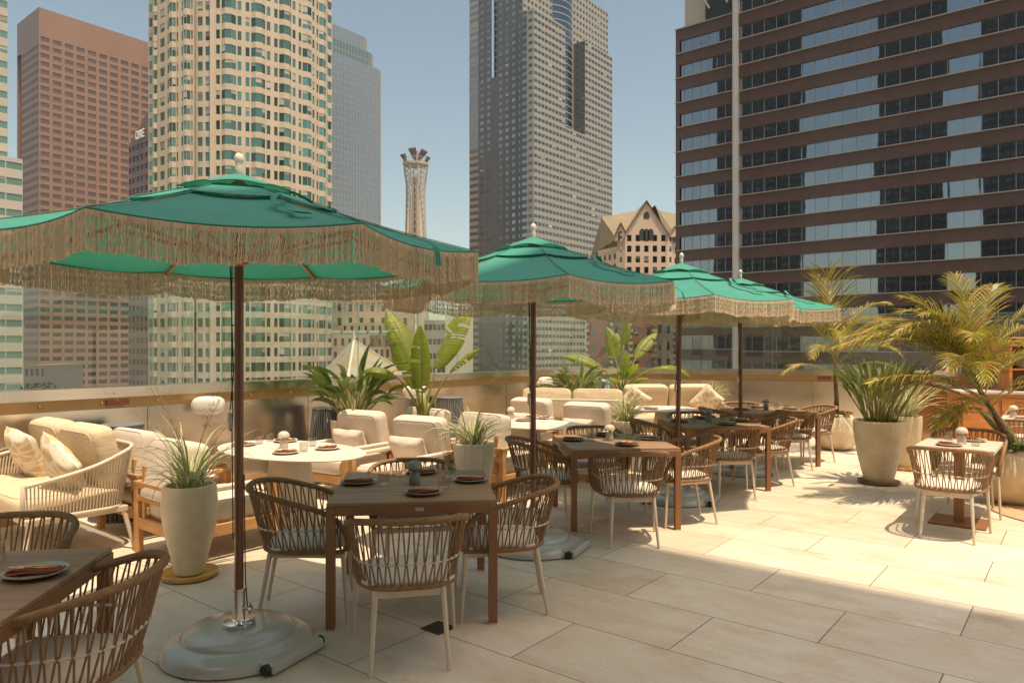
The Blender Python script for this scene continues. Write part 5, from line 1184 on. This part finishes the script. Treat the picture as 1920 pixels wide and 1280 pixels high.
# chateau topped stone tower
b = Bld('gabled_stone_tower', 'cream stone tower with steep gabled roof between the grey and brown towers')
YS = 200.0; S0 = gp(1157, YS); z_e = hz(425, YS)
Lf = gp(1121, YS + 9); Rt = gp(1272, YS + 2); ML = gp(1172, YS - 1.5); MR = gp(1252, YS - 1.5)
zc_ = hz(500, YS)
b.facade(Lf, S0, GZ, hz(470, YS), 4, 26, .42, .55, .5, .25); b.facade(S0, ML, GZ, hz(438, YS), 1, 27, .3, .5, .5, .25)
b.facade(ML, MR, GZ, hz(438, YS), 5, 27, .52, .60, .5, .3); b.facade(MR, Rt, GZ, hz(438, YS), 2, 27, .42, .52, .5, .3)
def gable(P, Q, zb, zp, win):
    m_ = (P + Q) / 2; n = Vector((0, -.02)); b.w.add([(P.x, P.y, zb), (Q.x, Q.y, zb), (m_.x, m_.y, zp)], [(0, 1, 2)], 0)
    bk = Vector((m_.x, m_.y + 14)); b.w.add([(P.x - .4, P.y - .5, zb - .5), (m_.x, m_.y - .5, zp + .5), (bk.x, bk.y, zp + .5), (P.x - .4, P.y + 14, zb - .5)], [(0, 1, 2, 3)], 1); b.w.add([(Q.x + .4, Q.y - .5, zb - .5), (m_.x, m_.y - .5, zp + .5), (bk.x, bk.y, zp + .5), (Q.x + .4, Q.y + 14, zb - .5)], [(0, 1, 2, 3)], 1)
    for (u, z0, z1, w) in win:
        x = P.x + (Q.x - P.x) * u; y = P.y + (Q.y - P.y) * u - .06; pts = [(x - w, z0), (x + w, z0), (x + w, z1)] + [(x + w * math.cos(a), z1 + w * math.sin(a) * 1.2) for a in (.6, 1.2, 1.57, 1.94, 2.54)] + [(x - w, z1)]
        o_ = len(b.w.v); b.w.add([(p[0], y, p[1]) for p in pts], [tuple(range(len(pts)))], 2)
m = lambda y: hz(y, YS)
gable(ML, MR, m(438), m(381), [(.5, m(412), m(405), .8), (.40, m(452), m(437), .8), (.5, m(452), m(437), .8), (.60, m(452), m(437), .8)])
gable(gp(1148, YS), gp(1180, YS - 1), m(452), m(421), [(.5, m(452), m(440), .75)]); gable(MR, gp(1285, YS + 1), m(445), m(424), [(.45, m(455), m(448), .7)])
# main roof
rf = [gp(1121, YS + 9), gp(1272, YS + 2), gp(1272, YS + 26), gp(1121, YS + 30)]; rz_ = m(455); r1 = gp(1128, YS + 14); r2 = gp(1218, YS + 8); r3 = gp(1290, YS + 16)
b.w.add([(Lf.x, Lf.y, m(462)), (S0.x, S0.y + .5, m(448)), (r2.x, r2.y - 8, m(385)), (r2.x, r2.y, m(380)), (gp(1128, YS + 10).x, YS + 10, m(395))], [(0, 1, 2, 3, 4)], 1)
b.w.add([(MR.x, MR.y + .5, m(446)), (Rt.x, Rt.y, m(446)), (gp(1275, YS + 8).x, YS + 8, m(393)), (r2.x, r2.y, m(380)), (r2.x, r2.y - 8, m(385))], [(0, 1, 2, 3, 4)], 1)
b.w.add([(Lf.x, Lf.y, m(462)), (gp(1128, YS + 10).x, YS + 10, m(395)), (r2.x, r2.y, m(380)), (gp(1275, YS + 8).x, YS + 8, m(393)), (Rt.x, Rt.y + 20, m(462)), (Lf.x, Lf.y + 22, m(462))], [(0, 1, 5), (1, 2, 3, 4, 5)], 1)
b.plain(S0, ML, m(470), m(448)); b.plain(Lf, S0, m(472), m(462))
b.finish([mat('cream_stone', (.66, .49, .35), .7, var=.07, vscale=.3), mat('olive_roof', (.22, .175, .10), .7, var=.15, vscale=.5), mat('dark_window', (.06, .07, .06), .2)], [bglass('stone_tower_glass', (.12, .15, .13), .15, .4)], blinds=.25)

# lower brick and cream apartment block in front of it
b = Bld('brick_apartment_block', 'brick apartment block with cream stone strips behind the corner banana plant')
YB = 150.0; K = [1100, 1146, 1182, 1228, 1262, 1300]
for i in range(5):
    p = gp(K[i], YB + (3 if i % 2 else 0)); q = gp(K[i + 1], YB + (3 if i % 2 else 0)); b.facade(p, q, GZ, hz(574 - 6 * (i % 2), YB), 2, 16, .36, .5, .5, .25, wmi=i % 2)
b.cap([gp(1100, YB), gp(1300, YB), gp(1300, YB + 20), gp(1100, YB + 20)], hz(568, YB))
for x in K:
    for k in range(40): b.w.box((gp(x, YB).x, YB - .1, GZ + 1.3 * k + 3), (1.0 if k % 2 else .6, .5, .6), 0, 1)
b.finish([mat('brick_red', (.27, .12, .08), .8, var=.12, vscale=1), mat('cream_quoin', (.58, .46, .33), .8)], [bglass('brick_glass', (.12, .17, .15), .15, .4)], blinds=.3)

# beige art deco block and mosaic pyramid
b = Bld('art_deco_block', 'beige stepped art deco block seen through the glass behind the tiled pyramid roof')
YA = 235.0
def blk(pl, pr, Y, pt, cols, rws, wf=.35, hf=.55, dep=9, wmi=0):
    p, q = gp(pl, Y), gp(pr, Y); b.facade(p, q, GZ, hz(pt, Y), cols, rws, wf, hf, .5, .3, wmi=wmi); b.cap([p, q, q + Vector((0, dep)), p + Vector((0, dep))], hz(pt, Y)); b.plain(p, p + Vector((0, dep)), GZ, hz(pt, Y), wmi); b.plain(q, q + Vector((0, dep)), GZ, hz(pt, Y), wmi)
blk(626, 770, YA, 564, 7, 14); blk(640, 745, YA - 5, 605, 8, 13); blk(622, 690, YA - 10, 628, 5, 12, .4); blk(690, 795, YA - 12, 650, 10, 12, .5, .6)
for k in range(14): x = gp(628 + 10.5 * k, YA).x; b.w.box((x, YA - .2, hz(560, YA)), (.8, .8, 2.2))
for k in range(6):
    x = gp(632 + 24 * k, YA - 5).x; b.w.tube([(x - 1.6, YA - 6, hz(628, YA)), (x + 1.6, YA - 6, hz(628, YA))], 1.4, 10, mi=1)
b.finish([mat('beige_terracotta', (.50, .37, .24), .8, var=.1, vscale=.4), mat('aged_copper', (.17, .22, .18), .6)], [bglass('deco_glass', (.10, .11, .10), .2, .4)])
b = Bld('pale_slab_building', 'plain pale concrete building behind the tall banana plant'); blk(795, 835, 215, 600, 5, 13, .8, .4, 14); blk(835, 882, 205, 590, 2, 14, .02, .02, 14, wmi=1); blk(858, 884, 330, 572, 3, 16, .4, .4, 14, wmi=1)
b.finish([mat('pale_concrete_wall', (.40, .36, .29), .8), mat('cream_blank_wall', (.66, .58, .44), .8)], [bglass('pale_slab_glass', (.12, .14, .13), .15, .3)])
t = thing('tiled_pyramid_roof', 'pyramid roof with coloured mosaic tiles behind the dark leaved plant', 'roof'); YP = 125.0; ap = gp(664, YP + 9); za = hz(638, YP + 9); pl, pr = gp(590, YP), gp(742, YP); mb = MB(); hwid = (pr.x - pl.x) / 2; cxx = (pl.x + pr.x) / 2
base4 = [Vector((cxx + hwid * 1.30 * math.cos(a), YP + 9 + hwid * 1.30 * math.sin(a), hz(712, YP))) for a in [R(262 + 90 * k) for k in range(4)]]; apx = Vector((ap.x, ap.y, za))
mt = bpy.data.materials.new('mosaic_tile'); mt.use_nodes = True; N = mt.node_tree.nodes; L = mt.node_tree.links; tc = N.new('ShaderNodeTexCoord'); v = N.new('ShaderNodeTexVoronoi'); v.inputs['Scale'].default_value = .6; L.new(tc.outputs['Object'], v.inputs['Vector']); r = N.new('ShaderNodeValToRGB'); r.color_ramp.interpolation = 'CONSTANT'; e = r.color_ramp.elements
e[0].color = (.36, .24, .10, 1); e[1].position = .33; e[1].color = (.42, .20, .12, 1); x = e.new(.42); x.color = (.34, .28, .20, 1); x = e.new(.62); x.color = (.26, .33, .32, 1); x = e.new(.74); x.color = (.38, .27, .11, 1)
L.new(v.outputs['Distance'], r.inputs[0]); L.new(r.outputs[0], N['Principled BSDF'].inputs['Base Color'])
mb.add([*base4, apx], [(0, 1, 4), (1, 2, 4), (2, 3, 4), (3, 0, 4)]); mb.build('tile_face', mt, t)
mb = MB()
for p in base4: mb.bar(p, apx, .4); 
for k in range(4): mb.bar(base4[k], base4[(k + 1) % 4], .9)
mb.tube([apx, apx + Vector((0, 0, 1.2)), apx + Vector((0, 0, 2))], [.35, .2, .05], 8); mb.build('ridge', mat('ridge_cream', (.6, .54, .42), .6), t)
mb = MB(); mb.prism([(p.x, p.y) for p in base4], GZ, base4[0].z - .4); mb.build('body', mat('pyramid_wall', (.5, .42, .32), .8), t)

# towers across the street behind the camera: they show as dark shapes in the mirrored windows
def refl_tower(name, label, az, dist, wid, h, m, dep=24):
    d = Vector((math.cos(az), math.sin(az))); c = d * dist; b = Bld(name, label); n = Vector((-d.y, d.x)); p, q = c - n * wid / 2, c + n * wid / 2
    b.facade(p, q, GZ, h, 10, int((h - GZ) / 4), .7, .5, .5, .1); b.plain(q, q + d * dep, GZ, h); b.plain(p, p + d * dep, GZ, h); b.plain(p + d * dep, q + d * dep, GZ, h); b.cap([p, q, q + d * dep, p + d * dep], h); b.finish([m], [bpy.data.materials['rt_glass']], nbig=8)
bglass('rt_glass', (.10, .10, .10), .1); dk = mat('dark_tower_skin', (.035, .03, .026), .4); dk2 = mat('dark_tower_skin_grey', (.09, .08, .07), .5)
def refl_dir(px):
    k = (px - 960) / F; d = Vector((k, 1)); P = hit(F0, A2, px); d2 = d - 2 * d.dot(B2) * B2; return P, d2.normalized()
def refl_place(name, label, pxa, pxb, dist, h, m):
    Pa, da = refl_dir(pxa); Pb, db = refl_dir(pxb); a = Pa + da * dist; c = Pb + db * dist; b = Bld(name, label); d = (da + db).normalized() * 24
    p, q = a, c; b.facade(p, q, GZ, h, 10, int((h - GZ) / 4), .7, .5, .5, .1); b.plain(q, q + d, GZ, h); b.plain(p, p + d, GZ, h); b.plain(p + d, q + d, GZ, h); b.cap([p, q, q + d, p + d], h); b.finish([m], [bpy.data.materials['rt_glass']], nbig=8)
refl_place('dark_city_tower', 'dark glass tower behind the terrace, mirrored in the middle of the brown block', 1647, 1776, 260, 330, dk)
refl_place('dark_city_tower', 'dark glass tower behind the terrace, mirrored at the left of the brown block', 1340, 1455, 300, 330, dk)
refl_place('grey_city_tower', 'grey tower behind the terrace, mirrored beside the dark one', 1452, 1505, 320, 300, dk2)
refl_place('dark_city_tower', 'dark tower behind the terrace, mirrored at the right of the brown block', 1838, 1990, 280, 210, dk)
# trees down in the street at the far left
t = thing('street_tree', 'dark street tree far below at the left between the towers', 'tree', (gp(62, 170).x, 172, GZ)); mb = MB(); mb.tube([(0, 0, 0), (.2, 0, 14), (0, .2, 26)], [.8, .5, .2], 8); mb.build('trunk', M['trunk'], t)
mb = MB()
for i in range(1800):
    a = rp.uniform(0, 6.28); q = 7 * math.sqrt(rp.random()); zz = rp.uniform(22, 39); q *= math.sin(PI * (zz - 20) / 21) + .1; p = Vector((q * math.cos(a), q * math.sin(a), zz)); u = Vector((rp.gauss(0, 1), rp.gauss(0, 1), rp.gauss(0, 1))).normalized() * .6; v_ = u.cross(Vector((rp.gauss(0, 1), rp.gauss(0, 1), 1))).normalized() * .5; mb.quad(p - u, p - v_, p + u, p + v_)
mb.build('crown', mat('street_leaf', (.05, .07, .03), .7, isl=.4), t)
b = Bld('low_city_block', 'low pale roofed block far below at the left'); blk(45, 85, 230, 684, 4, 9, .5, .5, 20); b.finish([mat('low_block_wall', (.22, .18, .14), .8)], [bglass('low_block_glass', (.08, .1, .09), .2, .3)], nbig=20)

# ------------------------------------------------------------------ city haze: even air round the whole scene
hzm = bpy.data.materials.new('haze_air'); hzm.use_nodes = True; N = hzm.node_tree.nodes; N.remove(N['Principled BSDF']); pv = N.new('ShaderNodeVolumePrincipled')
pv.inputs['Color'].default_value = (.74, .88, 1.0, 1); pv.inputs['Density'].default_value = .00014; pv.inputs['Anisotropy'].default_value = .2
hzm.node_tree.links.new(pv.outputs[0], N['Material Output'].inputs['Volume'])
mb = MB(); mb.box((0, 700, (GZ - 2 + 345) / 2), (3700, 3900, 345 - GZ + 2)); ho = mb.build('haze', hzm); ho['kind'] = 'stuff'
